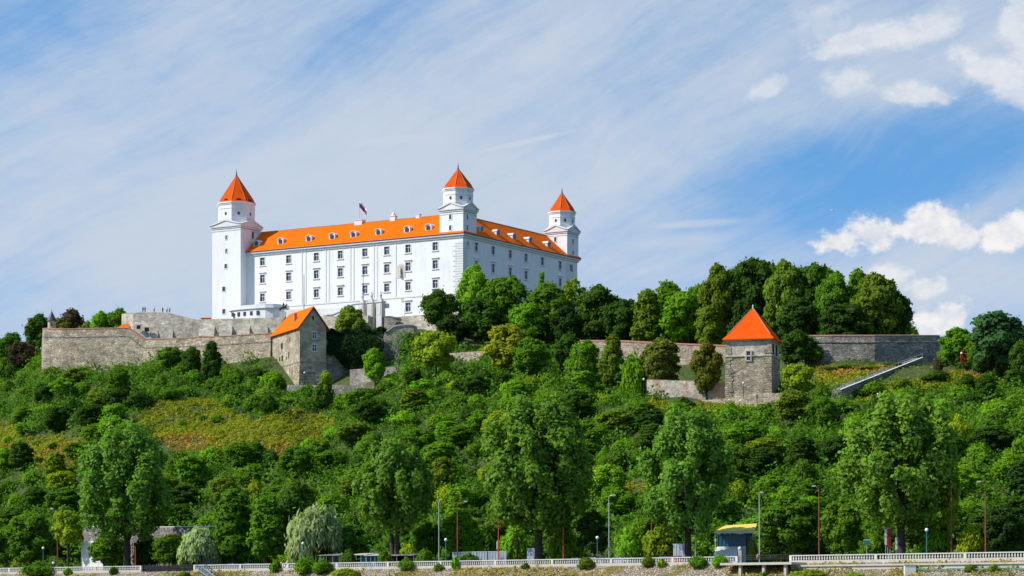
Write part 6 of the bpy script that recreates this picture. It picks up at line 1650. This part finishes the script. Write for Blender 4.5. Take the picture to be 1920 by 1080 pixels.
cover('dry_scrub', 5000, lambda px, py, v, x, y: (px > -80) & (px < 2000) & (v > 27) & (v < 185) & vm(px, py) & (np.sin(x*.12)*np.sin(y*.1)+.8*np.sin(x*.05+y*.07) < -.45), (.4, .8), .7, 'scrubochre', 'rust-brown dry scrub on the open slope', 33)
cover('terrace_grass', 5000, lambda px, py, v, x, y: (px > 1000) & (px < 2000) & (v > 158) & (v < 200) & (py > 655), (.3, .6), .5, 'olive', 'olive grass on the terraces before the walls', 34)
cover('bank_grass', 20000, lambda px, py, v, x, y: (px > -80) & (px < 2000) & (v > -9) & (v < -.5) & (np.sin(x*.35)*np.sin(y*.31+x*.1)+.6*np.sin(x*.11+2) > -.05), (.2, .42), .6, 'dry', 'dry yellow grass tufts growing on the stony river bank', 35, spread_t=.3)
# shrubs growing at the balustrade foot
BG = 'shrubs at the foot of the balustrade'
for px, w, h, v, tone, label in ((72, 66, 3.6, -1.6, 'mid', 'broad green shrub covering the short balustrade under the teal lamp'), (127, 20, 1.6, -.7, 'bright', 'tiny bright shrub before the short balustrade'),
    (214, 20, 1.7, -.7, 'dark', 'dark small shrub growing before the middle of the short balustrade'), (345, 28, 1.8, -3, 'mid', 'green shrub under the black metal railing'), (517, 24, 2.6, -.7, 'mid', 'green shrub before the balustrade next to the white car'), (572, 44, 3.2, -1.2, 'bright', 'bright-green shrub under the teal lamp by the willow'),
    (606, 42, 3.0, -1.4, 'mid', 'green shrub just past the willow lamp shrub'), (650, 62, 2.6, -4, 'yellow', 'broad yellow-green shrub on the bank below the stalls'), (762, 34, 2.6, -.8, 'mid', 'green shrub before the balustrade at the forked poplar'),
    (853, 17, 2.5, -.7, 'bright', 'upright bright shrub before the balustrade by the brown street light'), (823, 22, 1.5, -.9, 'olive', 'small olive shrub before the balustrade under a teal lamp'), (985, 18, 1.2, -.7, 'dark', 'tiny dark shrub before the balustrade at the central poplar'),
    (1100, 36, 2.0, -.7, 'olive', 'olive shrub before the balustrade just short of the teal lamp'), (1215, 26, 2.2, -.7, 'olive', 'olive shrub before the balustrade under the slim street light'), (1240, 20, 1.6, -.8, 'yellow', 'yellowish small shrub on the balustrade foot'),
    (1310, 42, 2.0, -.8, 'mid', 'green shrub before the balustrade at the second large poplar'), (1350, 32, 2.2, -.8, 'bright', 'bright-green shrub at the balustrade end by the landing slab'), (1432, 18, 1.8, -5.5, 'bright', 'small bright shrub below the landing slab'),
    (1405, 44, 1.5, -6, 'yellow', 'yellowish shrub on the bank under the landing slab'), (1520, 80, 1.6, -4.5, 'yellow', 'broad yellow-green shrub below the quay wall start'), (1820, 26, 1.3, -3, 'olive', 'olive tuft shrub above the green pipe'), (1865, 24, 1.2, -3, 'olive', 'olive tuft shrub near the frame edge above the green pipe'), (1600, 50, 1.4, -5, 'yellow', 'yellow shrub on the bank before the outfall block')):
    x, y = G(px, v); z = H(x, y)
    plant('shrub', prng.choice(['bush0', 'bush1', 'bush2', 'bush3', 'bush4']) if w > 24 else prng.choice(['small0', 'small1']), x, y, z-.15, h, w/F*y, tone, label, 'shrub', BG)
print('plants', NPL[0])
from collections import Counter
print(Counter(o['category'] for o in bpy.data.objects if 'category' in o.keys()).most_common(8))
seen_labels = {}
for o in bpy.data.objects:
    if o.parent is None and 'label' in o.keys(): seen_labels.setdefault(o['label'], []).append(o.name)
print('duplicate labels', {k: v for k, v in seen_labels.items() if len(v) > 1})
